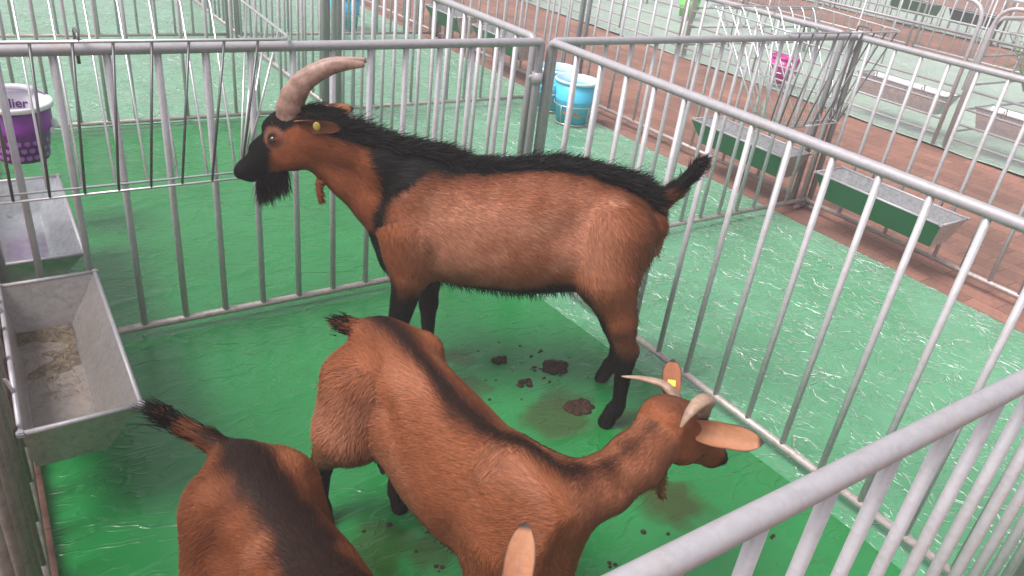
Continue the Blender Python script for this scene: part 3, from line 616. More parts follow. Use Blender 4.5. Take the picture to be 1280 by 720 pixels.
class Goat:
    def __init__(g): g.pr = []
    def add(g, fn, args, k, reg, bb=None): g.pr.append((fn, args, k, reg))
    def cone(g, a, b, ra, rb, reg, k=.03): g.add(sd_cone, (a, b, ra, rb), k, reg)
    def ell(g, c, r, reg, k=.03, A=None): g.add(sd_ell, (c, r, A), k, reg)
    def sdf(g, P, region=False):
        d = None; best = None; reg = None
        for fn, args, k, rg in g.pr:
            v = fn(P, *args)
            if d is None: d = v; best = v.copy(); reg = np.full(len(P), rg)
            else:
                if rg == 'dent': d = -smin(-d, v, k); continue
                d = smin(d, v, k)
            if region and best is not v:
                mk = v < best; best = np.where(mk, v, best); reg = np.where(mk, rg, reg)
        return (d, reg) if region else d
    def chain(g, pts, rad, reg, k=.03, kf=None):
        for i in range(len(pts)-1): g.cone(pts[i], pts[i+1], rad[i], rad[i+1], reg, k if i else (kf or k))
    def leg(g, pts, rad, reg, kroot=.07):
        g.chain(pts, rad, reg, .02, kroot)
    def head(g, pos, F, U, s=1.0):
        F = np.array(F, float); F /= np.linalg.norm(F); U = np.array(U, float); U -= F*(U@F); U /= np.linalg.norm(U); Lf = np.cross(U, F)
        g.hp = np.array(pos, float); g.hF, g.hU, g.hL, g.hs = F, U, Lf, s
        A = np.stack([F, Lf, U]); W = g.H
        e = lambda c, r, k=.02: g.ell(W(c), np.array(r)*s, 'head', k*s, A)
        e((0.0, 0, -.02), (.062, .047, .052), .05)
        e((.045, 0, .004), (.055, .040, .034))
        g.cone(W((.04, 0, -.022)), W((.19, 0, -.036)), .046*s, .025*s, 'head', .02)
        for q in (-1, 1):
            e((.072, q*.034, .000), (.026, .017, .018), .015); e((.055, q*.022, -.058), (.055, .024, .040), .03)
        g.cone(W((.07, 0, -.070)), W((.185, 0, -.058)), .026*s, .016*s, 'head', .025)
        e((.205, 0, -.038), (.028, .0265, .022)); e((.193, 0, -.060), (.020, .018, .014))
    def H(g, c):
        return g.hp+(g.hF*c[0]+g.hL*c[1]+g.hU*c[2])*g.hs
    def build(g, root, vox=.0075):
        P0 = []
        # bounding box from sampling
        lo = np.array([-.62, -.30, -.01]); hi = np.array([.62, .30, 1.0])
        lo = np.array(g.bb[0]); hi = np.array(g.bb[1])
        n = np.ceil((hi-lo)/vox).astype(int)
        ax = [lo[i]+np.arange(n[i])*vox for i in range(3)]
        D = np.empty(n, np.float32)
        for i in range(0, n[0], 16):
            X, Y, Z = np.meshgrid(ax[0][i:i+16], ax[1], ax[2], indexing='ij')
            D[i:i+16] = g.sdf(np.stack([X, Y, Z], -1).reshape(-1, 3)).reshape(X.shape)
        gr = openvdb.FloatGrid(1.0); gr.copyFromArray(D); pts, quads = gr.convertToQuads(0.0)
        V = pts*vox+lo; me = mesh('body', V, quads[:, ::-1], True)
        bm = bmesh.new(); bm.from_mesh(me)
        # keep the largest island, drop strays
        bm.normal_update()
        bmesh.ops.smooth_vert(bm, verts=bm.verts, factor=.5, use_axis_x=True, use_axis_y=True, use_axis_z=True)
        bmesh.ops.recalc_face_normals(bm, faces=bm.faces); bm.to_mesh(me); bm.free()
        me.polygons.foreach_set('use_smooth', [True]*len(me.polygons)); me.update()
        nv = len(me.vertices); V = np.empty(nv*3); me.vertices.foreach_get('co', V); V = V.reshape(-1, 3); Nn = np.empty(nv*3); me.vertex_normals.foreach_get('vector', Nn); Nn = Nn.reshape(-1, 3)
        _, reg = g.sdf(V, True); g.V, g.N, g.reg = V, Nn, reg
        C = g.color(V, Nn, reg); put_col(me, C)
        g.body = link('body', me, M_skin, root); g.me = me
        return g
    def coat(g, root, count=80000, ln=.017, wd=.0017):
        me = g.me; me.calc_loop_triangles(); nt_ = len(me.loop_triangles); T = np.empty(nt_*3, np.int32); me.loop_triangles.foreach_get('vertices', T); T = T.reshape(-1, 3)
        V = g.V; a, b, c = V[T[:, 0]], V[T[:, 1]], V[T[:, 2]]; ar = np.linalg.norm(np.cross(b-a, c-a), axis=1)
        r = np.random.default_rng(3); f = r.choice(nt_, count, p=ar/ar.sum()); u = r.random((count, 2)); m_ = u.sum(1) > 1; u[m_] = 1-u[m_]
        w0 = 1-u.sum(1); P = a[f]*w0[:, None]+b[f]*u[:, :1]+c[f]*u[:, 1:]
        Nn = g.N[T[f, 0]]*w0[:, None]+g.N[T[f, 1]]*u[:, :1]+g.N[T[f, 2]]*u[:, 1:]; Nn /= np.linalg.norm(Nn, axis=1)[:, None]+1e-9
        reg = g.reg[T[f, 0]]; C = g.color(P+r.normal(0, .0045, P.shape), Nn, reg)
        hoof = g.hoofmask(P, reg); keep = ~hoof; P, Nn, reg, C = P[keep], Nn[keep], reg[keep], C[keep]; k = len(P)
        D = np.zeros((k, 3)); D[:] = (-1, 0, -.45)
        D[reg == 'leg'] = (-.1, 0, -1); D[reg == 'thigh'] = (-.6, 0, -1); D[reg == 'neck'] = g.neckdir; D[reg == 'head'] = -g.hF+g.hU*.1; D[reg == 'tail'] = g.taildir
        D += .22*np.stack([snoise(P, 16, 5), snoise(P, 16, 6), snoise(P, 16, 8)], 1)+r.normal(0, .12, (k, 3))
        D -= Nn*(D*Nn).sum(1)[:, None]; D /= np.linalg.norm(D, axis=1)[:, None]+1e-9
        l = np.full(k, ln); l[reg == 'head'] *= .45; l[reg == 'leg'] *= .6; l[reg == 'tail'] *= 2.2
        l *= r.uniform(.6, 1.25, k); l *= g.lenmul(P, Nn, reg)
        D1 = D+Nn*(.18+.14*r.random(k))[:, None]
        S = np.cross(D, Nn)*wd*.5; S[reg == 'head'] *= .6
        mid = P+D1*(l*.5)[:, None]; tip = P+(D+Nn*.06)*l[:, None]
        tip = mid+(D*1.0+Nn*.04)*(l*.5)[:, None]
        VV = np.stack([P-S, P+S, mid+S*.75, mid-S*.75, tip], 1).reshape(-1, 3)
        base = np.arange(k)*5; F4 = np.stack([base, base+1, base+2, base+3], 1); F3 = np.stack([base+3, base+2, base+4], 1)
        vary = (1+r.normal(0, .16, k)+.10*snoise(P, 22, 9))[:, None].clip(.5, 1.7); CC = np.repeat(C*vary, 5, 0)
        hm = fast_mesh('coat', VV, F4, F3); put_col(hm, CC)
        NN = np.repeat(Nn, 5, 0)+np.repeat(r.normal(0, .10, (k, 3)), 5, 0); NN /= np.linalg.norm(NN, axis=1)[:, None]
        hm.polygons.foreach_set('use_smooth', [True]*len(hm.polygons)); hm.normals_split_custom_set_from_vertices(NN.tolist())
        link('coat', hm, M_fur, root)
def fast_mesh(name, V, F4, F3):
    me = bpy.data.meshes.new(name); me.vertices.add(len(V)); me.vertices.foreach_set('co', V.ravel().astype(np.float32))
    idx = np.concatenate([F4.ravel(), F3.ravel()]).astype(np.int32); me.loops.add(len(idx)); me.loops.foreach_set('vertex_index', idx)
    st = np.concatenate([np.arange(len(F4))*4, len(F4)*4+np.arange(len(F3))*3]).astype(np.int32); tt = np.concatenate([np.full(len(F4), 4), np.full(len(F3), 3)]).astype(np.int32)
    me.polygons.add(len(st)); me.polygons.foreach_set('loop_start', st); me.polygons.foreach_set('loop_total', tt); me.update(calc_edges=True); return me
def put_col(me, C):
    at = me.color_attributes.new('Col', 'FLOAT_COLOR', 'POINT'); c4 = np.ones((len(me.vertices), 4), np.float32); c4[:, :3] = C; at.data.foreach_set('color', c4.ravel())
def strands(name, roots, dirs, lens, cols, root_obj, wd=.0022, droop=.3, curl=.12, seg=4, seed=1):
    """long hair as curved tapering ribbons"""
    r = np.random.default_rng(seed); k = len(roots); D = dirs/np.linalg.norm(dirs, axis=1)[:, None]; pts = [roots]; d = D.copy()
    for i in range(seg):
        d = d+np.array([0, 0, -droop/seg])+r.normal(0, curl/seg, (k, 3)); d /= np.linalg.norm(d, axis=1)[:, None]; pts.append(pts[-1]+d*(lens/seg)[:, None])
    S = np.cross(D, r.normal(0, 1, (k, 3))); S /= np.linalg.norm(S, axis=1)[:, None]+1e-9; V = []
    for i, p in enumerate(pts):
        wv = wd*.5*(1-i/seg)**.7+.0002; V += [p-S*wv, p+S*wv]
    V = np.stack(V, 1).reshape(-1, 3); n = 2*(seg+1); b = np.arange(k)*n; F = np.concatenate([np.stack([b+2*i, b+2*i+1, b+2*i+3, b+2*i+2], 1) for i in range(seg)])
    me = fast_mesh(name, V, F, np.zeros((0, 3), int)); put_col(me, np.repeat(cols, n, 0)); me.polygons.foreach_set('use_smooth', [True]*len(me.polygons))
    return link(name, me, M_fur, root_obj)
def smooth(e0, e1, x): t = np.clip((x-e0)/(e1-e0), 0, 1); return t*t*(3-2*t)
def mixc(A, Bc, f): return A*(1-f[:, None])+np.array(Bc)*f[:, None]

def ear_mesh(base, tip, face, wid, cup=.35, curl=0.0, inner=(.60, .33, .20)):
    """leaf shaped cupped ear. base, tip points; face = direction of the hollow side"""
    base, tip, face = map(lambda v: np.array(v, float), (base, tip, face)); ax = tip-base; Ln = np.linalg.norm(ax); ax /= Ln; face = face-ax*(face@ax); face /= np.linalg.norm(face); sd_ = np.cross(ax, face)
    nu, nv = 18, 10; V = []; C = []
    for side in (1, -1):
        for i in range(nu+1):
            u = i/nu; wv = wid*(.52*max(0, 1-u*2.2)+.12+.86*math.sin(PI*min(1, u*.86+.06))**.8)*(1-max(0, (u-.72)/.28)**2.2)**.5 if u < 1 else .0008
            for j in range(nv+1):
                v = j/nv*2-1; ang = v*(1.25-.75*u)
                x = math.sin(ang)/max(.3, (1.25-.75*u))*wv; dz = (math.cos(ang)-1)*-1*cup*wv*1.6
                p = base+ax*(Ln*u)+sd_*x+face*(dz+curl*u*u*Ln)+face*(side*.0022*(1-abs(v)**4)*(1-u**6))
                V.append(p); rim = smooth(.80, .97, np.array([max(abs(v), u*1.0 if u > .9 else 0)]))[0]*min(1, u*2.2)
                outer = np.array((.36, .135, .06)); c = (np.array(inner) if side > 0 else outer)
                if side > 0: c = c*(1-.35*math.exp(-(v/.3)**2)*(1-u))
                C.append(c*(1-rim)+np.array((.016, .010, .010))*rim)
    F = []; m_ = (nu+1)*(nv+1)
    for s in (0, 1):
        for i in range(nu):
            for j in range(nv):
                k = s*m_+i*(nv+1)+j; q = (k, k+1, k+nv+2, k+nv+1); F.append(q if s == 0 else q[::-1])
    for i in range(nu):
        for j in (0, nv):
            k = i*(nv+1)+j; q = (k, k+nv+1, m_+k+nv+1, m_+k); F.append(q if j == 0 else q[::-1])
    me = mesh('ear', V, F, True); bm = bmesh.new(); bm.from_mesh(me); bmesh.ops.recalc_face_normals(bm, faces=bm.faces); bm.to_mesh(me); bm.free(); put_col(me, np.array(C)); return me
def horn_mesh(pts, rads, flat=.72, ridges=0, n=16, side=(0, 1, 0), sub=8):
    P = np.array(pts, float); k = len(P); T = np.linspace(0, k-1, (k-1)*sub+1)
    def cr(t):  # catmull-rom
        i = min(int(t), k-2); f = t-i; p0, p1, p2, p3 = P[max(i-1, 0)], P[i], P[i+1], P[min(i+2, k-1)]
        return .5*((2*p1)+(-p0+p2)*f+(2*p0-5*p1+4*p2-p3)*f*f+(-p0+3*p1-3*p2+p3)*f**3)
    Q = np.array([cr(t) for t in T]); Rr = np.interp(T, range(k), rads); V = []; C = []; side = np.array(side, float)
    for i, p in enumerate(Q):
        t = Q[min(i+1, len(Q)-1)]-Q[max(i-1, 0)]; t /= np.linalg.norm(t); s = side-t*(side@t); s /= np.linalg.norm(s); u = np.cross(s, t)
        rg = 1+.035*math.sin(T[i]*ridges)*(1-T[i]/(k-1)) if ridges else 1
        for j in range(n):
            a = 2*PI*j/n; V.append(p+(s*math.cos(a)*flat+u*math.sin(a))*Rr[i]*rg)
            sh = .55+.45*smooth(0, 1.0, np.array([T[i]]))[0]; C.append((sh, sh, sh))
    F = [(i*n+j, i*n+(j+1) % n, (i+1)*n+(j+1) % n, (i+1)*n+j) for i in range(len(Q)-1) for j in range(n)]; F.append(tuple(range(n))); F.append(tuple((len(Q)-1)*n+j for j in range(n)))
    me = mesh('horn', V, F, True); bm = bmesh.new(); bm.from_mesh(me); bmesh.ops.recalc_face_normals(bm, faces=bm.faces); bm.to_mesh(me); bm.free(); put_col(me, np.array(C)); return me
def wv_b(sw, along): return sw*(1+.5*np.exp(-((along-.6)/.8)**2))
BLK = (.006, .005, .005)
def local(root, p): return np.array(root.matrix_world.inverted() @ Vector(p))
def mkroot(name, O, d, label, cat='goat', sc_=1.0):
    r_ = empty(name, (O[0], O[1], 0), math.atan2(d[1], d[0]), label, cat); r_.scale = sc_ if hasattr(sc_, '__len__') else (sc_,)*3; bpy.context.view_layer.update(); return r_

# ---- GOAT 1: the standing buck ------------------------------------------------------------
def buck():
    root = mkroot('goat', (-.5794, -.7602), (-.823, .567), 'horned brown buck with black mane and beard standing in profile')
    g = Goat(); g.bb = ((-.56, -.26, -.012), (.92, .26, 1.0))
    g.add(sd_trunk, ([(-.435, .735, .60, .04), (-.405, .765, .56, .07), (-.35, .80, .50, .105), (-.28, .822, .475, .135), (-.18, .850, .442, .146), (-.08, .848, .425, .157), (.02, .832, .420, .165), (.12, .820, .425, .164), (.22, .818, .430, .148), (.30, .822, .43, .13), (.37, .805, .44, .108), (.41, .77, .48, .08), (.435, .72, .55, .045)],), .04, 'trunk')
    # shoulders, haunches, brisket
    for q in (-1, 1):
        g.ell((.325, q*.088, .62), (.075, .045, .15), 'trunk', .05); g.ell((-.30, q*.085, .64), (.10, .050, .13), 'thigh', .06)
    g.ell((.385, 0, .50), (.045, .06, .08), 'trunk', .05)
    for q in (-1, 1):
        g.ell((-.255, q*.098, .765), (.035, .028, .028), 'trunk', .035); g.ell((-.41, q*.055, .70), (.03, .025, .035), 'thigh', .03)
        g.ell((-.15, q*.185, .71), (.085, .05, .07), 'dent', .05); g.ell((.245, q*.19, .52), (.025, .045, .09), 'dent', .04); g.ell((.40, q*.14, .70), (.03, .04, .09), 'dent', .05)
    # neck: upper and lower chain
    g.chain([(.30, 0, .74), (.42, 0, .775), (.53, 0, .815), (.65, 0, .825)], [.083, .072, .057, .050], 'neck', .05, .09)
    g.chain([(.36, 0, .60), (.44, 0, .655), (.52, 0, .715), (.62, 0, .775)], [.086, .068, .054, .044], 'neck', .05, .09)
    g.head((.655, 0, .878), (.84, .06, -.54), (.54, 0, .84), 1.16)
    g.ell(g.H((.05, 0, .03)), (.06, .035, .026), 'head', .03, np.stack([g.hF, g.hL, g.hU])); g.ell(g.H((.11, 0, .002)), (.06, .024, .02), 'head', .03, np.stack([g.hF, g.hL, g.hU]))
    # front legs
    g.leg([(.33, .085, .60), (.315, .098, .46), (.345, .10, .27), (.345, .10, .255), (.340, .10, .11), (.350, .10, .085), (.372, .10, .035)], [.07, .052, .030, .029, .0195, .025, .022], 'leg')
    g.leg([(.31, -.085, .60), (.275, -.095, .46), (.268, -.095, .27), (.268, -.095, .255), (.262, -.095, .11), (.268, -.095, .085), (.285, -.095, .035)], [.07, .05, .030, .029, .0195, .025, .022], 'leg')
    # hind legs: hip, stifle, hock, fetlock, hoof
    def hind(y, dx):
        g.leg([(-.285, y*.6, .68), (-.28, y*.85, .54)], [.095, .080], 'thigh', .08)
        g.leg([(-.285, y*.85, .54), (-.335, y, .42), (-.375+dx, y, .315)], [.082, .054, .034], 'leg', .05)
        g.leg([(-.402+dx, y, .325), (-.385+dx, y, .28), (-.395+dx, y, .11), (-.385+dx, y, .085), (-.362+dx, y, .035)], [.020, .030, .021, .026, .023], 'leg', .03)
    hind(.155, .006); hind(-.105, -.005)
    for (x, y) in ((.385, .10), (.298, -.095), (-.352, .155), (-.357, -.105)):
        for q in (-1, 1): g.cone((x, y+q*.011, .008), (x-.02, y+q*.010, .045), .016, .017, 'leg', .012)
    # tail
    tl = [(-.41, 0, .755), (-.45, 0, .80), (-.485, .0, .85), (-.505, 0, .89)]
    g.chain(tl, [.032, .022, .016, .010], 'tail', .03)
    # wattle
    g.chain([(.605, .035, .71), (.600, .04, .675), (.597, .042, .655)], [.012, .009, .010], 'neck', .012)
    # sheath
    g.ell((-.02, 0, .42), (.08, .025, .02), 'trunk', .03)
    def color(P, Nn, reg):
        x, y, z = P[:, 0], P[:, 1], P[:, 2]; n1 = snoise(P, 7, 1)*.5+snoise(P, 20, 3)*.3+snoise(P, 55, 2)*.22
        base = np.array((.235, .073, .032)); lt = np.array((.43, .18, .110)); dk = np.array((.10, .029, .013))
        C = base[None]*np.ones((len(P), 1)); C = mixc(C, lt, .7*smooth(-.1, .9, n1)*(reg == 'trunk')); C = mixc(C, dk, .5*smooth(.2, 1.0, -n1))
        C = mixc(C, (.42, .185, .115), .55*smooth(-.6, .5, n1)*smooth(.42, .6, z)*smooth(.82, .7, z)*smooth(-.36, -.2, x)*smooth(.36, .25, x))
        j = n1*.012
        C = mixc(C, (.20, .056, .021), .7*((reg == 'neck') | (reg == 'head')))
        body = (reg == 'trunk') | (reg == 'thigh')
        # dorsal stripe
        wy = .062+.03*smooth(.15, .35, x)+.012*smooth(-.1, -.3, x); f = smooth(wy+.016, wy-.018, np.abs(y)+j*2)*smooth(.0, .4, Nn[:, 2])*smooth(.66, .72, z)*body; C = mixc(C, BLK, f); C = mixc(C, dk, .6*smooth(wy+.06, wy, np.abs(y))*smooth(.6, .7, z)*body*(f < .9))
        # withers saddle and shoulder band
        xb = .395+.02*np.sin((z-.5)*9)+.03*smooth(.56, .46, z)-.04*smooth(.70, .82, z); wb = .017+.10*smooth(.70, .86, z)+.03*smooth(.64, .45, z)
        f = smooth(wb+.022, wb-.012, np.abs(x-xb+j*2)); C = mixc(C, BLK, f*(body | (reg == 'neck'))*smooth(.38, .42, z))
        # chest and belly
        f = smooth(.022, -.016, z-.470+j*2-.05*smooth(.05, -.25, x)+.035*smooth(.05, .28, x)); C = mixc(C, BLK, f*(reg == 'trunk')*smooth(.4, .1, Nn[:, 2]))
        f = smooth(.335, .38, x+j*2)*smooth(.70, .60, z)*body; C = mixc(C, BLK, f)
        # crest and throat of the neck
        nk = reg == 'neck'
        tline = .86+(x-.45)*.18; f = smooth(-.028, .0, z-tline+j)*nk; C = mixc(C, BLK, f*smooth(.05, .02, np.abs(y)))
        f = smooth(-.55, -.85, Nn[:, 2])*smooth(.025, .01, np.abs(y))*nk; C = mixc(C, BLK, f*.9*(z > .6))
        # legs
        lg = reg == 'leg'; fr = x > 0
        kz = np.where(fr, .42, .31); f = smooth(.035, -.035, z-kz+j*1.5)*lg; C = mixc(C, BLK, f)
        f = lg*fr*smooth(.3, .7, Nn[:, 0])*smooth(.52, .42, z); C = mixc(C, BLK, f)
        f = (lg | (reg == 'thigh'))*(~fr)*smooth(.35, .75, Nn[:, 0])*smooth(.56, .5, z); C = mixc(C, BLK, f)
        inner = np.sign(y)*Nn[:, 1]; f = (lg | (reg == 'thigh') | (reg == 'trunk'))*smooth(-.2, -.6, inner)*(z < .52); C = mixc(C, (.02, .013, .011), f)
        f = (reg == 'thigh')*smooth(-.75, -.95, Nn[:, 0])*smooth(.60, .55, z); C = mixc(C, (.05, .025, .015), f*.7)
        q = (P-g.hp)/g.hs; t = q@g.hF; u = q@g.hU; hd = reg == 'head'
        f = np.maximum(smooth(.098, .125, t+(u+.03)*.9+j), smooth(.004, .018, u+j)*smooth(-.03, .0, t)); C = mixc(C, BLK, f*hd)
        f = smooth(.012, .030, u)*hd*smooth(.02, -.02, t); C = mixc(C, (.03, .015, .012), f)
        f = smooth(-.075, -.095, u)*hd*smooth(.04, .09, t); C = mixc(C, BLK, f)
        ed = np.sqrt((t-.075)**2+(u-.002)**2); f = smooth(.032, .026, ed)*smooth(.012, .02, ed)*hd; C = mixc(C, (.22, .09, .06), f*.8)
        C = mixc(C, BLK, 1.0*(reg == 'tail')*smooth(.775, .80, z))
        return C
    g.color = color; g.hoofmask = lambda P, reg: P[:, 2] < .038
    nd = np.array((-.9, 0, -.25)); g.neckdir = nd; g.taildir = np.array((-.4, 0, .8))
    g.lenmul = lambda P, Nn, reg: 1+.4*((reg == 'thigh'))
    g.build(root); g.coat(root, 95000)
    V, Nn, reg = g.V, g.N, g.reg; r = np.random.default_rng(5)
    # mane along the crest and spine
    cand = np.where((np.abs(V[:, 1]) < .045) & (Nn[:, 2] > .3) & ((V[:, 0] < .665)) & (reg != 'tail') & (V[:, 0] > -.395) & (V[:, 2] > .72))[0]
    k = 15000; i = r.choice(cand, k); P = V[i]+r.normal(0, .003, (k, 3)); x = P[:, 0]
    D = Nn[i]*.42+np.array((-1.0, 0, .10))+r.normal(0, .20, (k, 3))+.25*np.stack([snoise(P, 60, 11), snoise(P, 60, 12), snoise(P, 60, 13)], 1); ln = .030+.028*np.interp(x, [-.45, -.3, -.1, .1, .3, .45, .6, .7], [.7, .9, .45, .5, 1.1, 1.2, .9, .45]); ln = ln*r.uniform(.5, 1.25, k)*(1+.3*snoise(P, 40, 4))
    cc = np.array(BLK)[None]*r.uniform(.7, 2.2, (k, 1)); strands('mane', P, D, ln, cc, root, .0016, .45, .35, 4, 6)
    # beard
    k = 1500; hc = g.H((.138, 0, -.072)); P = hc+g.hF*r.uniform(-.035, .045, k)[:, None]*g.hs+g.hL*r.normal(0, .010, k)[:, None]+g.hU*r.uniform(-.006, .01, k)[:, None]
    D = np.array((-.02, 0, -1))+r.normal(0, .13, (k, 3)); strands('beard', P, D, r.uniform(.045, .105, k), np.array(BLK)[None]*r.uniform(.7, 1.8, (k, 1)), root, .003, .2, .35, 5, 7)
    # tail brush
    k = 2600; s = r.random(k); tp = np.array(tl); P = np.stack([np.interp(s*3, range(4), tp[:, c]) for c in range(3)], 1)+r.normal(0, .007, (k, 3))
    D = np.array((-.55, 0, .8))+r.normal(0, .35, (k, 3)); strands('tail_brush', P, D, r.uniform(.018, .042, k), np.array((.014, .010, .010))[None]*r.uniform(.6, 1.8, (k, 1)), root, .0026, .3, .4, 4, 8)
    # belly fringe
    cand = np.where((Nn[:, 2] < -.6) & (reg == 'trunk') & (V[:, 2] < .46))[0]; k = 1600; i = r.choice(cand, k); strands('belly_fringe', V[i], np.array((-.5, 0, -1))+r.normal(0, .3, (k, 3)), r.uniform(.012, .034, k), np.array(BLK)[None]*r.uniform(.7, 1.8, (k, 1)), root, .0022, .2, .4, 3, 9)
    # rump and thigh fringe
    cand = np.where((Nn[:, 0] < -.7) & (V[:, 0] < -.3) & (V[:, 2] > .3) & (V[:, 2] < .74))[0]; k = 700; i = r.choice(cand, k); strands('thigh_fringe', V[i], np.array((-.5, 0, -1.2))+r.normal(0, .25, (k, 3)), r.uniform(.015, .032, k), color(V[i], Nn[i], reg[i])*.5, root, .002, .2, .3, 3, 10)
    # horns
    b = g.H((.012, .026, .032))
    for q in (1, -1):
        y0 = q*.021
        pts = [(.694, y0, .878), (.686, y0+q*.003, .940), (.650, y0+q*.004, .997), (.588, y0, 1.040), (.535, y0-q*.006, 1.058), (.480, y0-q*.012, 1.068-.004*q)]
        link('horn', horn_mesh(pts, [.037, .034, .029, .023, .017, .007], .55, 11, side=(0, 1, 0)), M_horn, root)
    # ears
    for q in (1, -1):
        e = link('ear', ear_mesh(g.H((.0, q*.036, .006)), g.H((-.105, q*.090, -.040)), (.15, q*.8, -.45), .030, .5, inner=(.24, .075, .032)), M_ear, root)
        if q > 0:
            c = g.H((-.048, .078, -.014)); link('ear_tag', ball(c, .0105, (1, .3, 1.2)), M_oldtag, e)
        link('eye', ball(g.H((.076, q*.0425, .001)), .0115), M_eye, root)
    return root
buck()

# ---- GOATS 2 and 3: hornless-to-horned does ------------------------------------------------
def doe(O, d, label, neckU, neckL, headpos, headF, headU, ears, horns, stripe, hs=.95, width=1.0, tailp=None, hindl=None, frontl=None, bb=None, tags=(), neckblk=.8, studs=(), seed=20, face=None, udder=True, S=1.0, brush=1.0, wattle=None, nl=(.085, .066, .050, .044, .040)):
    root = mkroot('goat', O, d, label, sc_=S); g = Goat(); g.bb = bb or ((-.5, -.5, -.012), (.75, .6, .95))
    LW = lambda p: local(root, p)
    g.add(sd_trunk, ([(-.365, .645, .49, .06*width), (-.335, .685, .44, .10*width), (-.27, .705, .40, .125*width), (-.19, .705, .37, .130*width), (-.10, .69, .350, .145*width), (.0, .675, .335, .158*width), (.09, .67, .335, .156*width), (.17, .678, .34, .140*width), (.24, .69, .35, .12*width), (.30, .675, .37, .095*width), (.35, .64, .41, .065*width)],), .04, 'trunk')
    for q in (-1, 1):
        g.ell((.235, q*.075, .52), (.065, .04, .12), 'trunk', .05); g.ell((-.24, q*.075, .54), (.085, .05, .11), 'thigh', .06)
        g.ell((-.20, q*.082, .655), (.035, .03, .022), 'trunk', .03)
    g.ell((.33, 0, .42), (.045, .05, .065), 'trunk', .05)
    for q in (-1, 1):
        g.ell((-.10, q*.165*width, .60), (.08, .045, .06), 'dent', .05); g.ell((.165, q*.175*width, .44), (.022, .04, .08), 'dent', .04)
    g.chain([(.20, 0, .62)]+[LW(p) for p in neckU], [.075, .066, .052, .046, .042][:len(neckU)+1], 'neck', .05, .09)
    g.chain([(.26, 0, .50)]+[LW(p) for p in neckL], list(nl)[:len(neckL)+1], 'neck', .05, .09)
    Rw = root.matrix_world.to_3x3().inverted(); hF = np.array((Rw @ Vector(headF)).normalized()); hU = np.array((Rw @ Vector(headU)).normalized())
    g.head(LW(headpos), hF, hU, hs)
    frontl = frontl or ((.0, .085), (.0, -.085)); hindl = hindl or ((.0, .10), (.0, -.10))
    for dx, y in frontl:
        g.leg([(.25, y*.85, .50), (.235+dx*.5, y, .39), (.265+dx, y, .23), (.265+dx, y, .215), (.26+dx, y, .10), (.268+dx, y, .075), (.288+dx, y, .03)], [.06, .045, .027, .026, .017, .022, .020], 'leg')
        for q in (-1, 1): g.cone((.298+dx, y+q*.010, .008), (.28+dx, y+q*.009, .04), .014, .015, 'leg', .012)
    for dx, y in hindl:
        g.leg([(-.225, y*.7, .58), (-.20+dx*.3, y*.95, .45)], [.085, .075], 'thigh', .08)
        g.leg([(-.20+dx*.3, y*.95, .45), (-.25+dx*.6, y, .35), (-.29+dx, y, .265)], [.07, .045, .028], 'leg', .05)
        g.leg([(-.312+dx, y, .275), (-.298+dx, y, .235), (-.305+dx, y, .10), (-.297+dx, y, .075), (-.277+dx, y, .03)], [.017, .026, .018, .023, .021], 'leg', .03)
        for q in (-1, 1): g.cone((-.265+dx, y+q*.010, .008), (-.285+dx, y+q*.009, .04), .014, .015, 'leg', .012)
    tp = [np.array(p, float) for p in (tailp or [(-.33, 0, .635), (-.36, 0, .655), (-.39, 0, .69)])]
    g.chain(tp, [.026, .018, .010][:len(tp)] if len(tp) <= 3 else list(np.linspace(.026, .010, len(tp))), 'tail', .03)
    if wattle: g.chain([LW(p) for p in wattle], [.012, .008, .009], 'neck', .012)
    if udder:
        g.ell((-.20, 0, .35), (.05, .045, .045), 'udder', .03)
        for q in (-1, 1): g.chain([(-.215, q*.025, .32), (-.22, q*.028, .27), (-.22, q*.028, .235)], [.021, .017, .010], 'udder', .015)
    sw, s_in = stripe
    def color(P, Nn, reg):
        x, y, z = P[:, 0], P[:, 1], P[:, 2]; n1 = snoise(P, 7, seed)*.5+snoise(P, 20, seed+2)*.3+snoise(P, 55, seed+1)*.22; j = n1*.012
        base = np.array((.215, .069, .030)); lt = np.array((.37, .155, .092)); dk = np.array((.095, .029, .013))
        C = base[None]*np.ones((len(P), 1)); C = mixc(C, lt, .75*smooth(-.2, .9, n1)*((reg == 'trunk') | (reg == 'thigh'))); C = mixc(C, dk, .5*smooth(.2, 1.0, -n1)); C = mixc(C, lt, .35*(reg == 'neck'))
        body = (reg == 'trunk') | (reg == 'thigh') | (reg == 'tail')
        kk = np.array([(-.34, 0), (.17, 0)]+[list(LW(p)[:2]) for p in neckU]); dmin = 0*x+9; along = 0*x
        for n_, (a_, b_) in enumerate(zip(kk[:-1], kk[1:])):
            ab = b_-a_; tt = np.clip(((P[:, :2]-a_)@ab)/(ab@ab), 0, 1); pd = np.linalg.norm(P[:, :2]-a_-tt[:, None]*ab, axis=1)
            up_ = pd < dmin; dmin = np.where(up_, pd, dmin); along = np.where(up_, n_-1+tt, along)
        C = mixc(C, dk, .75*smooth(wv_b(sw, along)+.045, wv_b(sw, along), dmin+j*3)*smooth(.0, .45, Nn[:, 2])*smooth(.52, .57, z)*(reg != 'head')*(reg != 'leg'))
        nkf = np.clip(along/max(1, len(kk)-2), 0, 1); wv = sw*(1+.5*np.exp(-((along-.6)/.8)**2))
        f = smooth(wv+.024, wv-.014, dmin+j*2.4)*smooth(.0, .45, Nn[:, 2])*smooth(.52, .57, z)*(reg != 'head')*(reg != 'leg'); C = mixc(C, np.array((.014, .0075, .006))*s_in, f*(.97-(1-neckblk)*nkf))
        f = smooth(-.45, -.8, Nn[:, 2])*smooth(.42, .38, z)*(reg == 'trunk'); C = mixc(C, BLK, f)
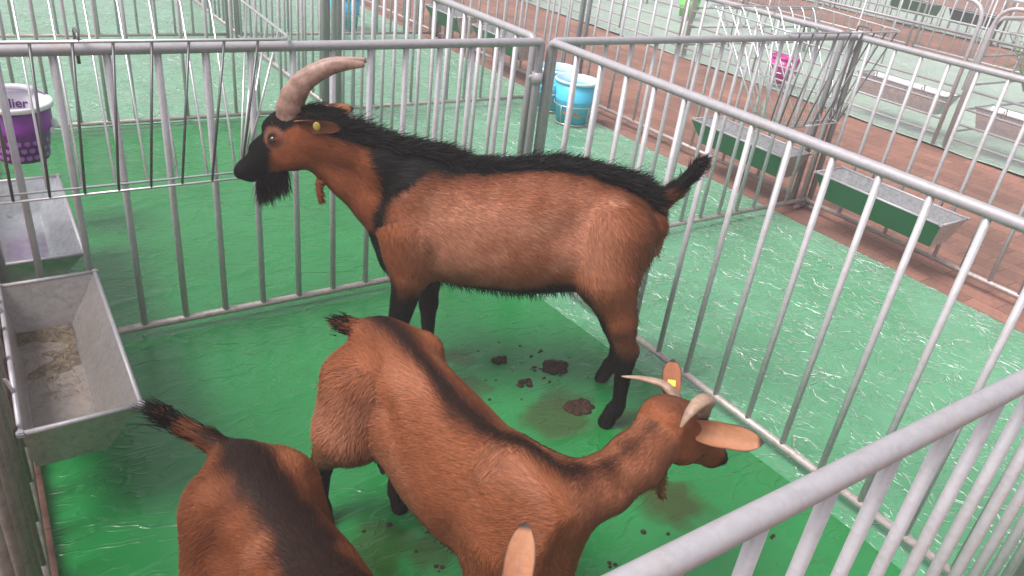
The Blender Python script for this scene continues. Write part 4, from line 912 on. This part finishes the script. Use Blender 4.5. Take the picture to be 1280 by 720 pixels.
        f = smooth(.31, .34, x)*smooth(.47, .42, z)*(reg == 'trunk'); C = mixc(C, BLK, f)
        lg = reg == 'leg'; kz = np.where(x > 0, .27, .27); C = mixc(C, BLK, smooth(.03, -.03, z-kz+j*1.5)*lg)
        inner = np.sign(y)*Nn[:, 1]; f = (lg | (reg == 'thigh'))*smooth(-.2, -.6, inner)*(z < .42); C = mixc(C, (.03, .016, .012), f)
        C = mixc(C, (.10, .055, .042), 1.0*(reg == 'udder'))
        q = (P-g.hp)/g.hs; t = q@g.hF; u = q@g.hU; hd = reg == 'head'
        C = mixc(C, (.12, .045, .025), smooth(-.005, .02, u+j)*hd*.75)
        C = mixc(C, BLK, smooth(.175, .20, t+j*.6)*hd); C = mixc(C, (.05, .022, .015), smooth(.10, .16, t)*smooth(-.02, .01, u)*hd*.7)
        return C
    g.color = color; g.hoofmask = lambda P, reg: (P[:, 2] < .032) | (reg == 'udder')
    nn = LW(neckU[0])-LW(neckU[-1]); g.neckdir = nn/np.linalg.norm(nn); td = tp[-1]-tp[0]; g.taildir = td/np.linalg.norm(td)
    g.lenmul = lambda P, Nn, reg: 1+.5*(reg == 'thigh')
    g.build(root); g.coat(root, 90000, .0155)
    V, Nn, reg = g.V, g.N, g.reg; r = np.random.default_rng(seed)
    k = 1500; s = r.random(k)**.8; tpp = np.array(tp); m1 = len(tp)-1; P = np.stack([np.interp(s*m1, range(m1+1), tpp[:, c]) for c in range(3)], 1)+r.normal(0, .009, (k, 3)); up = s[:, None]
    D = g.taildir[None]*1.0+r.normal(0, .15, (k, 3)); cc = np.where(up > .45, np.array(BLK)[None]*r.uniform(.8, 1.8, (k, 1)), np.array((.20, .075, .03))[None]*r.uniform(.6, 1.2, (k, 1)))
    strands('tail_brush', P, D, brush*r.uniform(.025, .06, k)*(.6+.7*s), cc, root, .0026, .25, .3, 4, seed)
    cand = np.where((Nn[:, 0] < -.5) & (V[:, 0] < -.2) & (V[:, 2] > .26) & (V[:, 2] < .6) & (reg != 'udder'))[0]; k = 1500; i = r.choice(cand, k); strands('thigh_fringe', V[i], np.array((-.4, 0, -1.2))+r.normal(0, .25, (k, 3)), r.uniform(.014, .034, k), color(V[i], Nn[i], reg[i])*r.uniform(.5, 1.3, (k, 1)), root, .002, .2, .3, 3, seed+2)
    cand = np.where((Nn[:, 2] < -.5) & (reg == 'trunk'))[0]; k = 900; i = r.choice(cand, k); strands('belly_fringe', V[i], np.array((-.5, 0, -1))+r.normal(0, .3, (k, 3)), r.uniform(.010, .026, k), np.array(BLK)[None]*r.uniform(.7, 1.8, (k, 1)), root, .002, .2, .4, 3, seed+3)
    for n_, (b, t_, fc, wd_) in enumerate(ears):
        e = link('ear', ear_mesh(LW(b), LW(t_), Rw @ Vector(fc), wd_, .75, inner=(.27, .10, .05) if n_ in tags else (.36, .155, .082)), M_ear, root)
        b, t_ = np.array(b), np.array(t_)
        if n_ in tags:
            c = LW(b+(t_-b)*.42)+np.array(Rw @ Vector(fc).normalized())*.006; ax = LW(t_)-LW(b); ax /= np.linalg.norm(ax); fv = np.array(Rw @ Vector(fc).normalized()); fv -= ax*(fv@ax); fv /= np.linalg.norm(fv); sv = np.cross(ax, fv)
            me = box(-.011, .011, -.009, .009, -.0015, .0015, .001)
            for v in me.vertices: v.co = Vector(c+ax*v.co.x+sv*v.co.y+fv*v.co.z)
            tg = link('ear_tag', me, M_tag, e)
        if n_ in studs:
            c = LW(b+(t_-b)*studs[n_])+np.array(Rw @ Vector(fc).normalized())*.004; fv = np.array(Rw @ Vector(fc).normalized()); pr = [c+(np.cross(fv, (0, 0, 1))*math.cos(a)+np.cross(fv, np.cross(fv, (0, 0, 1)))*math.sin(a))*.0055 for a in np.linspace(0, 2*PI, 17)[:-1]]
            link('tag_stud', join_meshes([tube(pr, .0016, 6, closed=True)]), M_stud, e)
    for pts, rads in horns: link('horn', horn_mesh([LW(p) for p in pts], rads, .75, 9, side=Rw @ Vector((0, .3, 1))), M_horn2, root)
    for q in (1, -1): link('eye', ball(g.H((.074, q*.043, .000)), .0115), M_eye, root)
    return root, g
M_stud = mat('tag_stud', (.08, .05, .045), .4)

# doe with lowered head beside the right fence
doe((-1.155, -1.385), (.08, -.997), 'brown doe with short horns turning her head to the right side panel',
    neckU=[(-1.08, -1.68, .535), (-.98, -1.69, .530), (-.88, -1.668, .545), (-.79, -1.642, .572)],
    neckL=[(-1.06, -1.665, .495), (-.95, -1.675, .505), (-.86, -1.672, .515), (-.80, -1.66, .53)],
    headpos=(-.748, -1.636, .598), headF=(.80, -.16, -.56), headU=(.55, .06, .80),
    ears=[((-.72, -1.60, .590), (-.62, -1.495, .61), (-1.15, -.74, .99), .026), ((-.725, -1.685, .575), (-.635, -1.795, .592), (-1.15, -.74, .99), .034)],
    horns=[([(-.715, -1.608, .600), (-.722, -1.575, .618), (-.748, -1.53, .615), (-.772, -1.487, .60)], [.017, .014, .009, .002]),
           ([(-.700, -1.672, .600), (-.705, -1.678, .645), (-.745, -1.690, .660), (-.778, -1.697, .648), (-.797, -1.700, .620)], [.020, .019, .016, .011, .003])],
    stripe=(.013, 1.0), tailp=[(-.325, -.03, .65), (-.342, -.06, .662), (-.35, -.085, .675)], hindl=((.035, .05), (-.01, -.165)), frontl=((.0, .085), (.035, -.08)), tags=(0,), seed=20, hs=1.12, brush=.42, nl=(.078, .054, .044, .041, .038), wattle=[(-.815, -1.695, .50), (-.805, -1.70, .46), (-.80, -1.702, .43)], S=(1.06, .90, .88), width=.88)
# doe at the lower left, head out of the frame
doe((-1.560, -1.570), (.12, -.993), 'brown doe with a broad dark back stripe at the lower left, tail raised',
    neckU=[(-1.49, -1.83, .57), (-1.41, -1.90, .575), (-1.35, -1.92, .575)],
    neckL=[(-1.49, -1.84, .48), (-1.41, -1.91, .50), (-1.35, -1.925, .52)],
    headpos=(-1.31, -1.93, .56), headF=(.75, .05, -.6), headU=(.5, .1, .8),
    ears=[((-1.318, -1.875, .545), (-1.248, -1.788, .648), (-1.1, -1.0, 1.0), .036), ((-1.30, -1.975, .57), (-1.24, -2.06, .58), (-.5, -.3, -.5), .030)],
    horns=[], stripe=(.034, 1.3), tailp=[(-.325, .0, .64), (-.37, -.03, .665), (-.415, -.07, .69), (-.45, -.105, .72)], bb=((-.60, -.4, -.012), (.66, .6, .9)), studs={0: .30}, neckblk=.4, seed=40, S=.83, width=.9)
print('scene built')
